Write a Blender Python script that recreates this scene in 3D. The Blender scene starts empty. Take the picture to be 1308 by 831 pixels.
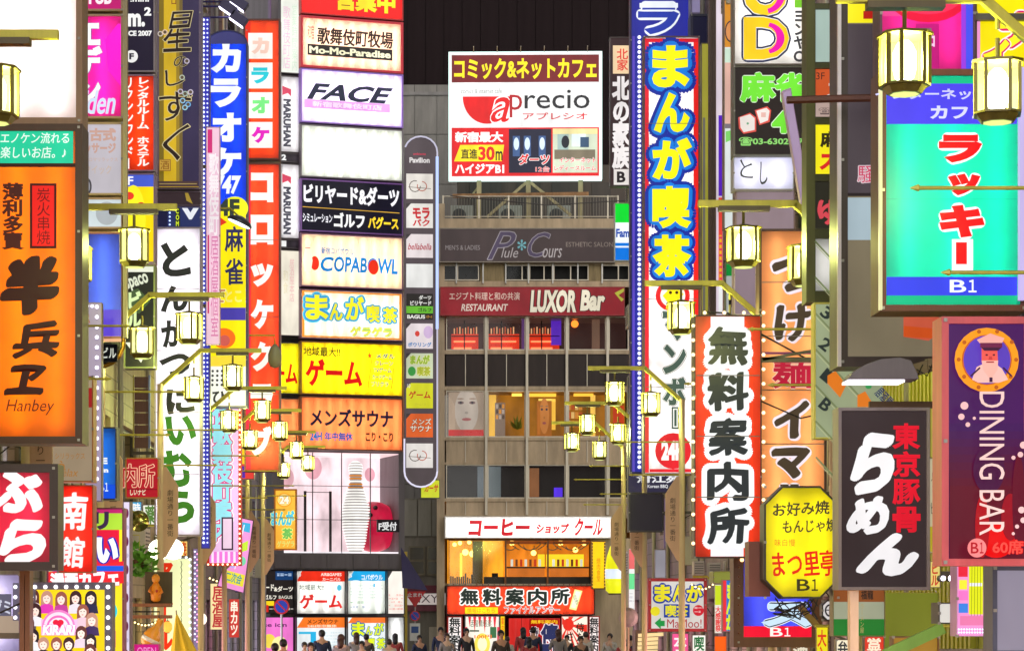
import bpy, math, random
from mathutils import Vector
random.seed(7)
R = math.radians
SC = bpy.context.scene
COL = SC.collection
# ------------------------------------------------------------------ camera
F, PX, PY, CH = 3000.0, 550.0, 770.0, 2.65     # focal length in photo pixels, vanishing point, eye height
cam = bpy.data.cameras.new('camera'); camo = bpy.data.objects.new('camera', cam); COL.objects.link(camo)
camo.location = (0, 0, CH); camo.rotation_euler = (R(90), 0, 0)
cam.sensor_width = 36; cam.lens = F * 36 / 1308
cam.shift_x = (654 - PX) / 1308; cam.shift_y = (PY - 415.5) / 1308
cam.clip_start = 0.5; cam.clip_end = 2000
SC.camera = camo
# ------------------------------------------------------------------ night sky
W = bpy.data.worlds.new('World'); SC.world = W; W.use_nodes = True
wn = W.node_tree.nodes; wl = W.node_tree.links
bg = wn['Background']; sky = wn.new('ShaderNodeTexSky'); sky.sky_type = 'NISHITA'; sky.sun_disc = False
sky.sun_elevation = R(8); sky.sun_rotation = R(200); sky.altitude = 50
hs = wn.new('ShaderNodeHueSaturation'); hs.inputs['Saturation'].default_value = 0.05
wl.new(sky.outputs[0], hs.inputs['Color']); wl.new(hs.outputs[0], bg.inputs[0])
bg.inputs[1].default_value = 0.15
# fill added to brighten camera-facing walls, a soft sun lamp (night)
sl = bpy.data.lights.new('fill_sun', 'SUN'); so = bpy.data.objects.new('fill_sun', sl); COL.objects.link(so)
sl.energy = .95; sl.angle = R(50); sl.color = (1, .93, .85); so.rotation_euler = (R(62), 0, R(20))
SC.view_settings.view_transform = 'Standard'; SC.view_settings.look = 'None'
SC.view_settings.exposure = 0.35; SC.view_settings.gamma = 1
cy = SC.cycles
cy.use_denoising = True; cy.max_bounces = 6; cy.diffuse_bounces = 3; cy.glossy_bounces = 3
cy.transparent_max_bounces = 12; cy.sample_clamp_indirect = 4; cy.sample_clamp_direct = 0
cy.caustics_reflective = False; cy.caustics_refractive = False

# ------------------------------------------------------------------ materials
def lin(c):
    return tuple((v / 255 / 12.92) if v / 255 <= .04045 else ((v / 255 + .055) / 1.055) ** 2.4 for v in c[:3])
_m = {}
def E(c, s=1.0, light=False, var=0.16):
    """glowing colour: back-lit print, also lampless things whose light is painted in"""
    k = ('e', c, s, light, var)
    if k in _m: return _m[k]
    m = bpy.data.materials.new('lit_%d_%d_%d' % c); m.use_nodes = True
    n = m.node_tree.nodes; l = m.node_tree.links; b = n['Principled BSDF']
    L = lin(c); s *= .88
    b.inputs['Base Color'].default_value = (L[0] * .2, L[1] * .2, L[2] * .2, 1); b.inputs['Specular IOR Level'].default_value = .22
    b.inputs['Roughness'].default_value = .28
    b.inputs['Emission Color'].default_value = (*L, 1)
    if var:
        tc = n.new('ShaderNodeTexCoord'); mp = n.new('ShaderNodeMapping'); nz = n.new('ShaderNodeTexNoise')  # noise in the emission imitates uneven tube light and faded print
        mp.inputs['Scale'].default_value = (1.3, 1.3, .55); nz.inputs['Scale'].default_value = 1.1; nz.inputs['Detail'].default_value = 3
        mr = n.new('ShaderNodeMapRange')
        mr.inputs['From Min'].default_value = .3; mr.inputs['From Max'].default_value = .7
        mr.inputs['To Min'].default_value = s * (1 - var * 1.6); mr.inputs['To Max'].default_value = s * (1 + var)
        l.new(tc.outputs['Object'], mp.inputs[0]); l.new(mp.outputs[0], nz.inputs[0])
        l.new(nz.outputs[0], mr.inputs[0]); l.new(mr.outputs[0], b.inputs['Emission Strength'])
    else:
        b.inputs['Emission Strength'].default_value = s
    if not light: m.cycles.emission_sampling = 'NONE'
    _m[k] = m; return m
def D(c, rough=.6, metal=0.0, var=.25, scale=3.0, streak=True, bump=.15):
    k = ('d', c, rough, metal, var, scale, streak)
    if k in _m: return _m[k]
    m = bpy.data.materials.new('paint_%d_%d_%d' % c); m.use_nodes = True
    n = m.node_tree.nodes; l = m.node_tree.links; b = n['Principled BSDF']; L = lin(c)
    b.inputs['Roughness'].default_value = rough; b.inputs['Metallic'].default_value = metal
    tc = n.new('ShaderNodeTexCoord'); mp = n.new('ShaderNodeMapping'); nz = n.new('ShaderNodeTexNoise')
    mp.inputs['Scale'].default_value = (1, 1, .18 if streak else 1); nz.inputs['Scale'].default_value = scale
    nz.inputs['Detail'].default_value = 8; nz.inputs['Roughness'].default_value = .65
    cr = n.new('ShaderNodeValToRGB')
    cr.color_ramp.elements[0].position = .3; cr.color_ramp.elements[1].position = .7
    cr.color_ramp.elements[0].color = (*[v * (1 - var) for v in L], 1)
    cr.color_ramp.elements[1].color = (*[min(1, v * (1 + var * .6)) for v in L], 1)
    bp = n.new('ShaderNodeBump'); bp.inputs['Strength'].default_value = bump; bp.inputs['Distance'].default_value = .02
    l.new(tc.outputs['Object'], mp.inputs[0]); l.new(mp.outputs[0], nz.inputs[0]); l.new(nz.outputs[0], cr.inputs[0])
    l.new(cr.outputs[0], b.inputs['Base Color']); l.new(nz.outputs[0], bp.inputs['Height']); l.new(bp.outputs[0], b.inputs['Normal'])
    _m[k] = m; return m
def TILE(c, w=.3, h=.1):
    k = ('t', c, w, h)
    if k in _m: return _m[k]
    m = D(c, .6, 0, .3, 2.4, True).copy(); n = m.node_tree.nodes; l = m.node_tree.links
    tc = n.new('ShaderNodeTexCoord'); mp = n.new('ShaderNodeMapping'); mp.inputs['Rotation'].default_value = (0, R(90), 0) ; b = n.new('ShaderNodeTexBrick')
    cb_ = n.new('ShaderNodeCombineXYZ'); sp_ = n.new('ShaderNodeSeparateXYZ'); l.new(tc.outputs['Object'], sp_.inputs[0])
    ad = n.new('ShaderNodeMath'); l.new(sp_.outputs[0], ad.inputs[0]); l.new(sp_.outputs[1], ad.inputs[1]); l.new(ad.outputs[0], cb_.inputs[0]); l.new(sp_.outputs[2], cb_.inputs[1])
    l.new(cb_.outputs[0], b.inputs[0]); b.inputs['Scale'].default_value = 1; b.inputs['Brick Width'].default_value = w; b.inputs['Row Height'].default_value = h; b.inputs['Mortar Size'].default_value = .012
    b.inputs['Color1'].default_value = (1,1,1,1); b.inputs['Color2'].default_value = (.78,.78,.8,1); b.inputs['Mortar'].default_value = (.4,.4,.4,1)
    mx = n.new('ShaderNodeMix'); mx.data_type = 'RGBA'; mx.blend_type = 'MULTIPLY'; mx.inputs[0].default_value = 1
    P = n['Principled BSDF']; src = P.inputs['Base Color'].links[0].from_socket
    l.new(src, mx.inputs[6]); l.new(b.outputs[0], mx.inputs[7]); l.new(mx.outputs[2], P.inputs['Base Color']); _m[k] = m; return m
def BACKLIT(c):
    """translucent acrylic: shows the light of the tubes standing behind it"""
    k = ('b', c)
    if k in _m: return _m[k]
    m = bpy.data.materials.new('acrylic_%d_%d_%d' % c); m.use_nodes = True
    n = m.node_tree.nodes; l = m.node_tree.links; n.remove(n['Principled BSDF']); L = lin(c)
    t = n.new('ShaderNodeBsdfTranslucent'); t.inputs[0].default_value = (*L, 1)
    g = n.new('ShaderNodeBsdfGlossy'); g.inputs[0].default_value = (.02, .02, .02, 1); g.inputs['Roughness'].default_value = .3
    tc = n.new('ShaderNodeTexCoord'); nz = n.new('ShaderNodeTexNoise'); nz.inputs['Scale'].default_value = 2.5; nz.inputs['Detail'].default_value = 6
    mr = n.new('ShaderNodeMapRange'); mr.inputs['From Min'].default_value = .35; mr.inputs['From Max'].default_value = .65; mr.inputs['To Min'].default_value = .9; mr.inputs['To Max'].default_value = 1
    mx = n.new('ShaderNodeVectorMath'); mx.operation = 'SCALE'; mx.inputs[0].default_value = L
    l.new(tc.outputs['Object'], nz.inputs[0]); l.new(nz.outputs[0], mr.inputs[0]); l.new(mr.outputs[0], mx.inputs['Scale']); l.new(mx.outputs[0], t.inputs[0])
    a = n.new('ShaderNodeAddShader'); l.new(t.outputs[0], a.inputs[0]); l.new(g.outputs[0], a.inputs[1]); l.new(a.outputs[0], n['Material Output'].inputs[0])
    _m[k] = m; return m
def GLASS():
    if 'g' in _m: return _m['g']
    m = bpy.data.materials.new('window_glass'); m.use_nodes = True
    n = m.node_tree.nodes; l = m.node_tree.links; n.remove(n['Principled BSDF'])
    t = n.new('ShaderNodeBsdfTransparent'); t.inputs[0].default_value = (.86, .88, .86, 1)
    g = n.new('ShaderNodeBsdfGlossy'); g.inputs['Roughness'].default_value = .05
    f = n.new('ShaderNodeFresnel'); f.inputs[0].default_value = 1.3
    x = n.new('ShaderNodeMixShader'); l.new(f.outputs[0], x.inputs[0]); l.new(t.outputs[0], x.inputs[1]); l.new(g.outputs[0], x.inputs[2])
    l.new(x.outputs[0], n['Material Output'].inputs[0]); _m['g'] = m; return m

# ------------------------------------------------------------------ mesh helpers
class MB:
    def __init__(s): s.v = []; s.f = []
    def add(s, vs, fs):
        o = len(s.v); s.v += [tuple(v) for v in vs]; s.f += [tuple(i + o for i in f) for f in fs]; return s
    def box(s, x0, x1, y0, y1, z0, z1):
        return s.add([(x0,y0,z0),(x1,y0,z0),(x1,y1,z0),(x0,y1,z0),(x0,y0,z1),(x1,y0,z1),(x1,y1,z1),(x0,y1,z1)],
                     [(0,3,2,1),(4,5,6,7),(0,1,5,4),(1,2,6,5),(2,3,7,6),(3,0,4,7)])
    def bar(s, a, b, w, h=None):                       # square bar between two points
        a = Vector(a); b = Vector(b); h = h or w
        d = (b - a).normalized(); up = Vector((0, 1, 0)) if abs(d.y) < .9 else Vector((0, 0, 1))
        p = d.cross(up).normalized() * w / 2; q = d.cross(p).normalized() * h / 2
        vs = [c + i * p + j * q for c in (a, b) for i, j in ((-1,-1),(1,-1),(1,1),(-1,1))]
        return s.add(vs, [(3,2,1,0),(4,5,6,7),(0,1,5,4),(1,2,6,5),(2,3,7,6),(3,0,4,7)])
    def tube(s, pts, r, n=8):
        pts = [Vector(p) for p in pts]; rs = r if isinstance(r, (list, tuple)) else [r] * len(pts)
        vs = []; fs = []
        for i, p in enumerate(pts):
            d = (pts[min(i + 1, len(pts) - 1)] - pts[max(i - 1, 0)]).normalized()
            up = Vector((0, 1, 0)) if abs(d.y) < .9 else Vector((0, 0, 1))
            u = d.cross(up).normalized(); w = d.cross(u).normalized()
            vs += [p + (u * math.cos(2*math.pi*k/n) + w * math.sin(2*math.pi*k/n)) * rs[i] for k in range(n)]
        for i in range(len(pts) - 1):
            for k in range(n):
                a = i * n + k; b = i * n + (k + 1) % n; fs.append((a, b, b + n, a + n))
        fs.append(tuple(range(n))[::-1]); fs.append(tuple(range((len(pts)-1)*n, len(pts)*n)))
        return s.add(vs, fs)
    def lathe(s, c, prof, n=16):                       # profile (r, z) round a vertical axis
        c = Vector(c); vs = []; fs = []
        for r, z in prof:
            vs += [(c.x + r*math.cos(2*math.pi*k/n), c.y + r*math.sin(2*math.pi*k/n), c.z + z) for k in range(n)]
        for i in range(len(prof) - 1):
            for k in range(n):
                a = i*n+k; b = i*n+(k+1) % n; fs.append((a, b, b+n, a+n))
        fs.append(tuple(range(n))[::-1]); fs.append(tuple(range((len(prof)-1)*n, len(prof)*n)))
        return s.add(vs, fs)
    def prism(s, pts, y0, y1):                         # outline in (x, z), counter-clockwise from the front
        n = len(pts); vs = [(x, y0, z) for x, z in pts] + [(x, y1, z) for x, z in pts]
        fs = [tuple(range(n)), tuple(range(2*n-1, n-1, -1))] + [((i+1) % n, i, i+n, (i+1) % n + n) for i in range(n)]
        return s.add(vs, fs)
    def ring(s, out, inn, y0, y1):                     # frame between two outlines of equal length
        n = len(out)
        vs = [(x, y0, z) for x, z in out] + [(x, y0, z) for x, z in inn] + [(x, y1, z) for x, z in out] + [(x, y1, z) for x, z in inn]
        fs = []
        for i in range(n):
            j = (i + 1) % n
            fs += [(i, j, j+n, i+n), (j, i, i+2*n, j+2*n), (i+n, j+n, j+3*n, i+3*n)]
        fs.append(tuple(range(3*n-1, 2*n-1, -1)))      # closed back
        return s.add(vs, fs)
    def ball(s, c, r, n=8, m=5, sq=(1,1,1)):
        prof = [(r*math.sin(math.pi*i/m)*1.0+1e-4, -r*math.cos(math.pi*i/m)) for i in range(m+1)]
        t = MB().lathe((0,0,0), prof, n)
        return s.add([(c[0]+v[0]*sq[0], c[1]+v[1]*sq[1], c[2]+v[2]*sq[2]) for v in t.v], t.f)
    def mesh(s, name):
        me = bpy.data.meshes.new(name); me.from_pydata(s.v, [], s.f); me.update(); return me
    def build(s, name, mat, parent=None, smooth=False, bevel=0, **kw):
        me = s.mesh(name); me.materials.append(mat)
        o = bpy.data.objects.new(name, me); COL.objects.link(o)
        if parent: o.parent = parent
        if smooth:
            for p in me.polygons: p.use_smooth = True
        if bevel:
            b = o.modifiers.new('bevel', 'BEVEL'); b.width = bevel; b.segments = 2; b.limit_method = 'ANGLE'
        tag(o, **kw); return o
def tag(o, label=None, cat=None, group=None, kind=None):
    if label: o['label'] = label
    if cat: o['category'] = cat
    if group: o['group'] = group
    if kind: o['kind'] = kind
    return o
def empty(name, loc, label, cat, group=None, rz=0, parent=None):
    o = bpy.data.objects.new(name, None); COL.objects.link(o); o.location = loc; o.rotation_euler[2] = rz
    o.empty_display_size = .3
    if parent: o.parent = parent
    return tag(o, label, cat, group)
def inst(name, me, parent, loc, scale=None):           # piece sharing its mesh with its alikes
    o = bpy.data.objects.new(name, me); COL.objects.link(o); o.parent = parent; o.location = loc
    if scale: o.scale = scale
    return o
def copy_tree(o, parent=None):
    c = o.copy(); COL.objects.link(c); c.parent = parent
    for ch in o.children: copy_tree(ch, c)
    return c
X = lambda px, d: (px - PX) * d / F
Z = lambda py, d: CH + (PY - py) * d / F

# ------------------------------------------------------------------ lettering
TMP = bpy.data.scenes.new('scratch')                   # tiny scene, so that evaluating one curve stays quick; removed at the end
def baked(o):
    TMP.collection.objects.link(o); vl = TMP.view_layers[0]; vl.update()
    me = bpy.data.meshes.new_from_object(o.evaluated_get(vl.depsgraph)); TMP.collection.objects.unlink(o)
    return me
_g = {}
def glyphs(s, b):
    k = (s, round(b, 4))
    if k in _g: return _g[k]
    c = bpy.data.curves.new('t', 'FONT'); c.body = s; c.resolution_u = 3; c.fill_mode = 'FRONT'
    if b > 0: c.bevel_depth = b; c.bevel_resolution = 0
    o = bpy.data.objects.new('t', c); me = baked(o)
    r = ([tuple(v.co) for v in me.vertices], [tuple(p.vertices) for p in me.polygons])
    bpy.data.objects.remove(o); bpy.data.curves.remove(c); bpy.data.meshes.remove(me)
    _g[k] = r; return r
def arc(cx, cz, rx, rz, a0, a1, n):
    return [(cx + rx*math.cos(R(a0+(a1-a0)*i/n)), cz + rz*math.sin(R(a0+(a1-a0)*i/n))) for i in range(n+1)]

WALLX = 5.6
SIGNS = []
TUBED = ('huge blank white lit', 'bright orange vertical', 'tall white sign with thick black', 'cream lit pasture', 'slanted capital letters over a pink', 'blank greenish white',
         'cream lit bowling', 'cream and orange edged manga', 'yellow lit games', 'orange lit men', 'long white lit fascia', 'long orange red lit fascia', 'peach orange noodle', 'yellow eight sided',
         'turquoise sign', 'hot pink sign with white', 'orange red karaoke', 'long orange red sign with angular', 'orange red rental', 'blank blue to violet', 'crimson sign', 'red sign with two white brush',
         'hot pink sign with a red arc', 'white sign with two huge', 'pale lilac sign', 'red lit sign with yellow kanji', 'tall red edged', 'royal blue dome', 'plain orange side', 'yellow side sign', 'white pachinko', 'blank white lit directory', 'plain white lit tenant', 'lilac lit sign', 'white directory panel with red cap', 'white directory panel with bright blue', 'blue and red B1', 'bright blue sign', 'vertical red and white')
TK = 1.85
class S:
    """a sign box; all drawing calls take photograph coordinates and are laid on its own front plane"""
    def __init__(s, name, label, cat, box, d, th=.3, fr=(90,80,70), fw=3, face=None, em=1.0, group=None,
                 rz=0, shape='rect', mount=True, lit=True, fmat=None, cut=8, root=None, var=.1, dz=0):
        s.b = box; s.d = d; s.k = d / F; s.co = math.cos(rz); x0, y0, x1, y1 = box
        s.pc = (x0 + x1) / 2; s.y1 = y1
        s.layer = 0; s.lit = lit; s.em = em; s.tubes = lit and em >= .94 and d < 100 and any(q in label for q in TUBED)
        if s.tubes: th = max(th, .3)
        s.root = root or empty(name, (X(s.pc, d), d, Z(y1, d)), label, cat, group, rz)
        s.out = s.shape_pts(shape, x0, y0, x1, y1, cut)
        if shape == 'quad':
            qx, qz = sum(p[0] for p in s.out)/4, sum(p[1] for p in s.out)/4
            s.inn = [(x+(qx-x)*fw*.06, z+(qz-z)*fw*.02) for x, z in s.out]
        else: s.inn = s.shape_pts(shape, x0+fw, y0+fw, x1-fw, y1-fw, cut * .9)
        s.fm = fmat or D(fr, .45, .0, .2, 6)
        MB().ring(s.out, s.inn, 0, th).build('sign_frame' if not root else 'panel_frame', s.fm, s.root)
        if face:
            s.face(face, s.inn)
        if mount and abs(rz) < .01:
            side = -1 if s.pc < PX else 1
            xe = (s.lx(x1) if side > 0 else s.lx(x0)); gap = side * WALLX - s.root.location.x - xe
            if side * gap > .06:
                h = s.lz(y0); m = MB()
                for t in ((.18, .82) if h > 1.2 else (.5,)):
                    m.box(min(xe, xe+gap), max(xe, xe+gap), th*.35, th*.35+.06, h*t-.03, h*t+.03)
                    if h > 1.2: m.bar((xe+gap*.02, th*.4, h*t), (xe+gap*.98, th*.4, h*t-.25*(1 if t < .5 else -1)), .035)
                m.build('bracket', D((100,95,90), .4, .7), s.root)
        if d < 52 and mount and x1-x0 > 14:            # bolts on the frame, a supply cable back to the wall
            bm_ = MB().box(-.012, .012, -.012, 0, -.012, .012).mesh('bolt'); bm_.materials.append(D((150,146,140), .35, .7))
            n_ = max(2, int((y1-y0)*s.k/.9)); q_ = fw*.5
            for i in range(n_+1):
                for xx in (x0+q_, x1-q_): inst('bolt', bm_, s.root, (s.lx(xx), 0, s.lz(y0+q_+(y1-y0-2*q_)*i/n_)))
            sd = -1 if s.pc < PX else 1; xo = s.lx(x1-4 if sd > 0 else x0+4); rd = random.Random(x0*3+y1); zt = s.lz(y0)*rd.uniform(.3,.9)
            xw = sd*WALLX - s.root.location.x
            if abs(xw-xo) > .2: MB().tube([(xo,th+.02,zt), (xo+(xw-xo)*.4,th+.05,zt-.22-.1*rd.random()), (xw,th,zt-.05)], .011, 5).build('supply_cable', D((34,30,32), .6), s.root)
        SIGNS.append(s)
    def seams(s, n, c=(120,110,110)):
        x0, y0, x1, y1 = s.b; o = MB()
        for i in range(1, n):
            z = s.lz(y0+(y1-y0)*i/n); o.add([(s.lx(x0+3),-.02,z-.006),(s.lx(x1-3),-.02,z-.006),(s.lx(x1-3),-.02,z+.006),(s.lx(x0+3),-.02,z+.006)],[(0,1,2,3)])
        o.build('panel_seam', D(c, .5), s.root); return s
    def lx(s, px): return (px - s.pc) * s.k / s.co
    def lz(s, py): return (s.y1 - py) * s.k
    def shape_pts(s, shape, x0, y0, x1, y1, cut):
        a, b, c, e = s.lx(x0), s.lz(y1), s.lx(x1), s.lz(y0)
        if shape == 'rect': return [(a,b),(c,b),(c,e),(a,e)]
        if shape == 'quad': return [(s.lx(p[0]), s.lz(p[1])) for p in cut]
        q = cut * s.k
        if shape == 'oct': return [(a+q,b),(c-q,b),(c,b+q),(c,e-q),(c-q,e),(a+q,e),(a,e-q),(a,b+q)]
        if shape == 'dome': return [(a,b),(c,b)] + arc((a+c)/2, e-q, (c-a)/2, q, 0, 180, 12)
        if shape == 'pill': return arc((a+c)/2, b+q, (c-a)/2, q, 180, 360, 10) + arc((a+c)/2, e-q, (c-a)/2, q, 0, 180, 10)
        if shape == 'round':
            r = []
            for cx, cz, a0 in ((c-q,b+q,270),(c-q,e-q,0),(a+q,e-q,90),(a+q,b+q,180)): r += arc(cx, cz, q, q, a0, a0+90, 4)
            return r
        if shape == 'quad': return [(s.lx(p[0]), s.lz(p[1])) for p in cut]
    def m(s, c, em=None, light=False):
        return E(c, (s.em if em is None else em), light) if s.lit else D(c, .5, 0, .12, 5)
    def face(s, c, pts, em=None):
        o = MB(); n = len(pts); o.add([(x, .03, z) for x, z in pts], [tuple(range(n))])
        if s.tubes:
            xs = [p[0] for p in pts]; zs = [p[1] for p in pts]; w = max(xs)-min(xs); h = max(zs)-min(zs); nt = max(1, round(w/.40)); sp = w/nt; rt = .02
            tm = E((255,252,244), round(TK*s.em*sp/(math.pi*rt), 1), True, 0)
            nz_ = max(1, round(h/2.4)); hh = h/nz_
            for i in range(nt):
                for j in range(nz_): MB().tube([(min(xs)+sp*(i+.5), .19, min(zs)+hh*j+.05), (min(xs)+sp*(i+.5), .19, min(zs)+hh*(j+1)-.05)], rt, 6).build('fluorescent_tube', tm, s.root)
            return o.build('sign_face', BACKLIT(c), s.root)
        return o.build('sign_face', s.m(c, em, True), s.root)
    def put(s, pts, c, name='print_panel', em=None, L=None):
        s.layer += 1; y = .03 - .004 * (s.layer if L is None else L)
        o = MB().add([(x, y, z) for x, z in pts], [tuple(range(len(pts)))])
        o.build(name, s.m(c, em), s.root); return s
    def rect(s, x0, y0, x1, y1, c, name='print_panel', em=None):
        return s.put([(s.lx(x0),s.lz(y1)),(s.lx(x1),s.lz(y1)),(s.lx(x1),s.lz(y0)),(s.lx(x0),s.lz(y0))], c, name, em)
    def poly(s, pts, c, name='print_shape', em=None):
        P = [(s.lx(x), s.lz(y)) for x, y in pts]
        ar = sum(P[i][0]*P[(i+1) % len(P)][1]-P[(i+1) % len(P)][0]*P[i][1] for i in range(len(P)))
        return s.put(P if ar > 0 else P[::-1], c, name, em)
    def disc(s, cx, cy, rx, ry, c, name='print_disc', em=None, a0=0, a1=360, n=24):
        return s.put(arc(s.lx(cx), s.lz(cy), rx*s.k/s.co, ry*s.k, a0, a1, n)[:n if a1-a0 == 360 else None], c, name, em)
    def line(s, pts, w, c, name='print_line', em=None):
        s.layer += 1; y = .03 - .004 * s.layer; o = MB()
        P = [Vector((s.lx(x), s.lz(z))) for x, z in pts]; w = w * s.k / 2
        for a, b in zip(P, P[1:]):
            t = (b - a).normalized(); nn = Vector((-t.y, t.x)) * w; t = t * w * .6
            q = [a-t-nn, b+t-nn, b+t+nn, a-t+nn]; y -= .0004
            o.add([(v.x, y, v.y) for v in q], [(0,1,2,3)])
        o.build(name, s.m(c, em), s.root); return s
    def _txt(s, data, fn, c, em, name='lettering'):
        s.layer += 1; y = .03 - .004 * s.layer; o = MB()
        for (vs, fs), f in zip(data, fn):
            zm = max((v[2] for v in vs), default=0) or 1
            o.add([(lambda q: (q[0], y - .0005 * v[2] / zm, q[1]))(f(v)) for v in vs], fs)
        if o.v: o.build(name, s.m(c, em), s.root)
        return s
    def _halo(s, data, fn, w, c, em, nib=(1, 1, 0), name='lettering_outline'):                  # rounded outline: the print spread outwards in every direction
        s.layer += 1; y = .03 - .004 * s.layer; o = MB(); k = 0
        for rr, n in ((w, 20), (w*.5, 8)):
            for i in range(n):
                e1, e2 = rr*nib[0]*math.cos(2*math.pi*i/n), rr*nib[1]*math.sin(2*math.pi*i/n); n1, n2 = math.cos(R(nib[2])), math.sin(R(nib[2])); dx, dz = e1*n1-e2*n2, e1*n2+e2*n1; yy = y - .00006*k; k += 1
                for (vs, fs), f in zip(data, fn):
                    if vs: o.add([(lambda q: (q[0]+dx, yy, q[1]+dz))(f(v)) for v in vs], fs)
        if o.v: o.build(name, s.m(c, em), s.root)
        return s
    def text(s, t, x0, y0, x1, y1, c, b=.02, out=None, sh=0, em=None, out2=None, rot=0, brush=0):
        if t == 'B1':
            xm = x0+(x1-x0)*.62; s.text('B', x0, y0, xm, y1, c, b, out, sh, em, out2)
            return s.text('１', xm+(x1-x0)*.08, y0, x1, y1, c, b, out, sh, em, out2)
        base = glyphs(t, b)
        xs = [v[0] + sh*v[1] for v in base[0]]; ys = [v[1] for v in base[0]]
        if not xs: return s
        ax, bx, ay, by = min(xs), max(xs), min(ys), max(ys)
        cx, cz = (s.lx(x0)+s.lx(x1))/2, (s.lz(y0)+s.lz(y1))/2
        w, h = s.lx(x1)-s.lx(x0), s.lz(y0)-s.lz(y1); ca, sa = math.cos(R(rot)), math.sin(R(rot))
        kx, ky = w/max(bx-ax, .01), h/max(by-ay, .01)
        def f(v):
            u = (v[0]+sh*v[1]-(ax+bx)/2)*kx; q = (v[1]-(ay+by)/2)*ky
            if brush:                                  # hand-brushed lean and swell
                a_ = brush*min(kx, ky); p_ = ord(t[0]) % 7; U, V = u/kx, q/ky
                u += a_*(.9*math.sin(6.5*V+p_)+.5*math.sin(11*U+2*p_)); q += a_*(.9*math.sin(5.5*U+p_*1.3)+.4*math.sin(12*V+p_))
            return (cx+u*ca-q*sa, cz+u*sa+q*ca)
        for o_ in (out2, out):
            if o_: s._halo([glyphs(t, 0)], [f], min(kx, ky)*(b+o_[1]), o_[0], em)
        if brush: return s._halo([glyphs(t, 0)], [f], min(kx, ky)*b*1.15, c, em, (1.0, .5, 38), 'lettering')
        return s._txt([base], [f], c, em)
    def vtext(s, t, x0, y0, x1, y1, c, b=.02, out=None, em=None, out2=None, fill=.94, sh=0):
        n = len(t); ch = (s.lz(y0)-s.lz(y1))/n; a, w = s.lx(x0), s.lx(x1)-s.lx(x0)
        def mk(i, c_):
            cx, cz = a + w/2, s.lz(y0) - ch*(i+.5)
            def f(v):
                u, q = v[0]-.5, v[1]-.38
                if c_ in 'ー-~〜': u, q = -q*1.0, u*1.0
                return (cx+(u+sh*q)*w/fill, cz+q*ch/fill)
            return f
        fn = [mk(i, c_) for i, c_ in enumerate(t)]
        for o_ in (out2, out):
            if o_: s._halo([glyphs(c_, 0) if c_ != ' ' else ([], []) for c_ in t], fn, min(w, ch)/fill*(b+o_[1]), o_[0], em)
        return s._txt([glyphs(c_, b) if c_ != ' ' else ([], []) for c_ in t], fn, c, em)
    def lines(s, x0, y0, x1, y1, rows, c, w=.6, name='small_print'):     # print too small to read: rows of little strokes
        s.layer += 1; y = .03 - .004*s.layer; o = MB(); h = (y1-y0)/rows; rd = random.Random(x0*7+y0)
        for r_ in range(rows):
            x = x0; yy = y0 + h*r_
            while x < x1 - 1:
                ww = rd.uniform(.8, 2.2)*h*w*.7
                if rd.random() < .82:
                    for zz in (0, .5) if rd.random() < .6 else (.25,):
                        p0, p1 = s.lx(x), s.lx(min(x+ww, x1)); q0, q1 = s.lz(yy+h*(zz+.2)*w+h*w*.22), s.lz(yy+h*(zz+.2)*w)
                        o.add([(p0,y,q0),(p1,y,q0),(p1,y,q1),(p0,y,q1)], [(0,1,2,3)])
                x += ww + h*w*.25
        o.build(name, s.m(c), s.root); return s
    def bulbs(s, pts, r, c=(255,240,200), em=3.0, proud=.02):
        me = MB().ball((0,0,0), r*s.k, 8, 4).mesh('bulb'); me.materials.append(E(c, em, False, 0))
        for x, y in pts: inst('bulb', me, s.root, (s.lx(x), -proud, s.lz(y)))
        return s
    def person_print(s, cx, cy, r, skin, hair, top, long=True):
        s.disc(cx, cy+r*.1, r*.95, r*1.15, hair, 'print_hair', n=14)
        if long: s.rect(cx-r*.95, cy, cx+r*.95, cy+r*1.5, hair, 'print_hair')
        s.poly([(cx-r*1.2,cy+r*2.6),(cx-r*1.0,cy+r*1.35),(cx-r*.3,cy+r*1.05),(cx+r*.3,cy+r*1.05),(cx+r*1.0,cy+r*1.35),(cx+r*1.2,cy+r*2.6)], top, 'print_clothes')
        s.disc(cx, cy+r*.25, r*.6, r*.85, skin, 'print_face', n=14)
        s.poly([(cx-r*.65,cy-.0*r),(cx-r*.55,cy-r*.6),(cx+r*.4,cy-r*.75),(cx+r*.7,cy+.1*r),(cx+r*.1,cy-r*.35)], hair, 'print_hair')
        s.disc(cx-r*.25, cy+r*.15, r*.11, r*.07, (60,30,30), 'print_eye', n=8); s.disc(cx+r*.25, cy+r*.15, r*.11, r*.07, (60,30,30), 'print_eye', n=8)
        s.disc(cx, cy+r*.68, r*.17, r*.06, (215,60,80), 'print_mouth', n=8); return s

# ================================================================== SETTING
asph = D((62,60,62), .75, 0, .3, 8, False, .4)
MB().add([(-400,-200,0),(400,-200,0),(400,600,0),(-400,600,0)], [(0,1,2,3)]).build('ground', D((85,82,80), .8, 0, .2, 2, False), kind='structure')
MB().add([(-4.2,-60,.004),(4.2,-60,.004),(4.2,96,.004),(-4.2,96,.004)], [(0,1,2,3)]).build('road', asph, kind='structure')
for a, b in ((-5.6,-4.35),(4.35,5.6)):
    MB().box(a, b, -20, 80 if a < 0 else 66, 0, .12).build('pavement', D((130,125,120), .8, 0, .2, 5, False, .4), kind='structure')
for a in (-4.275, 4.275):
    m = MB()
    for i in range(46): m.box(a-.075, a+.075, -18+i*2, -18+i*2+1.97, 0, .14)
    m.build('kerb', D((150,148,142), .8), kind='structure')

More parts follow.
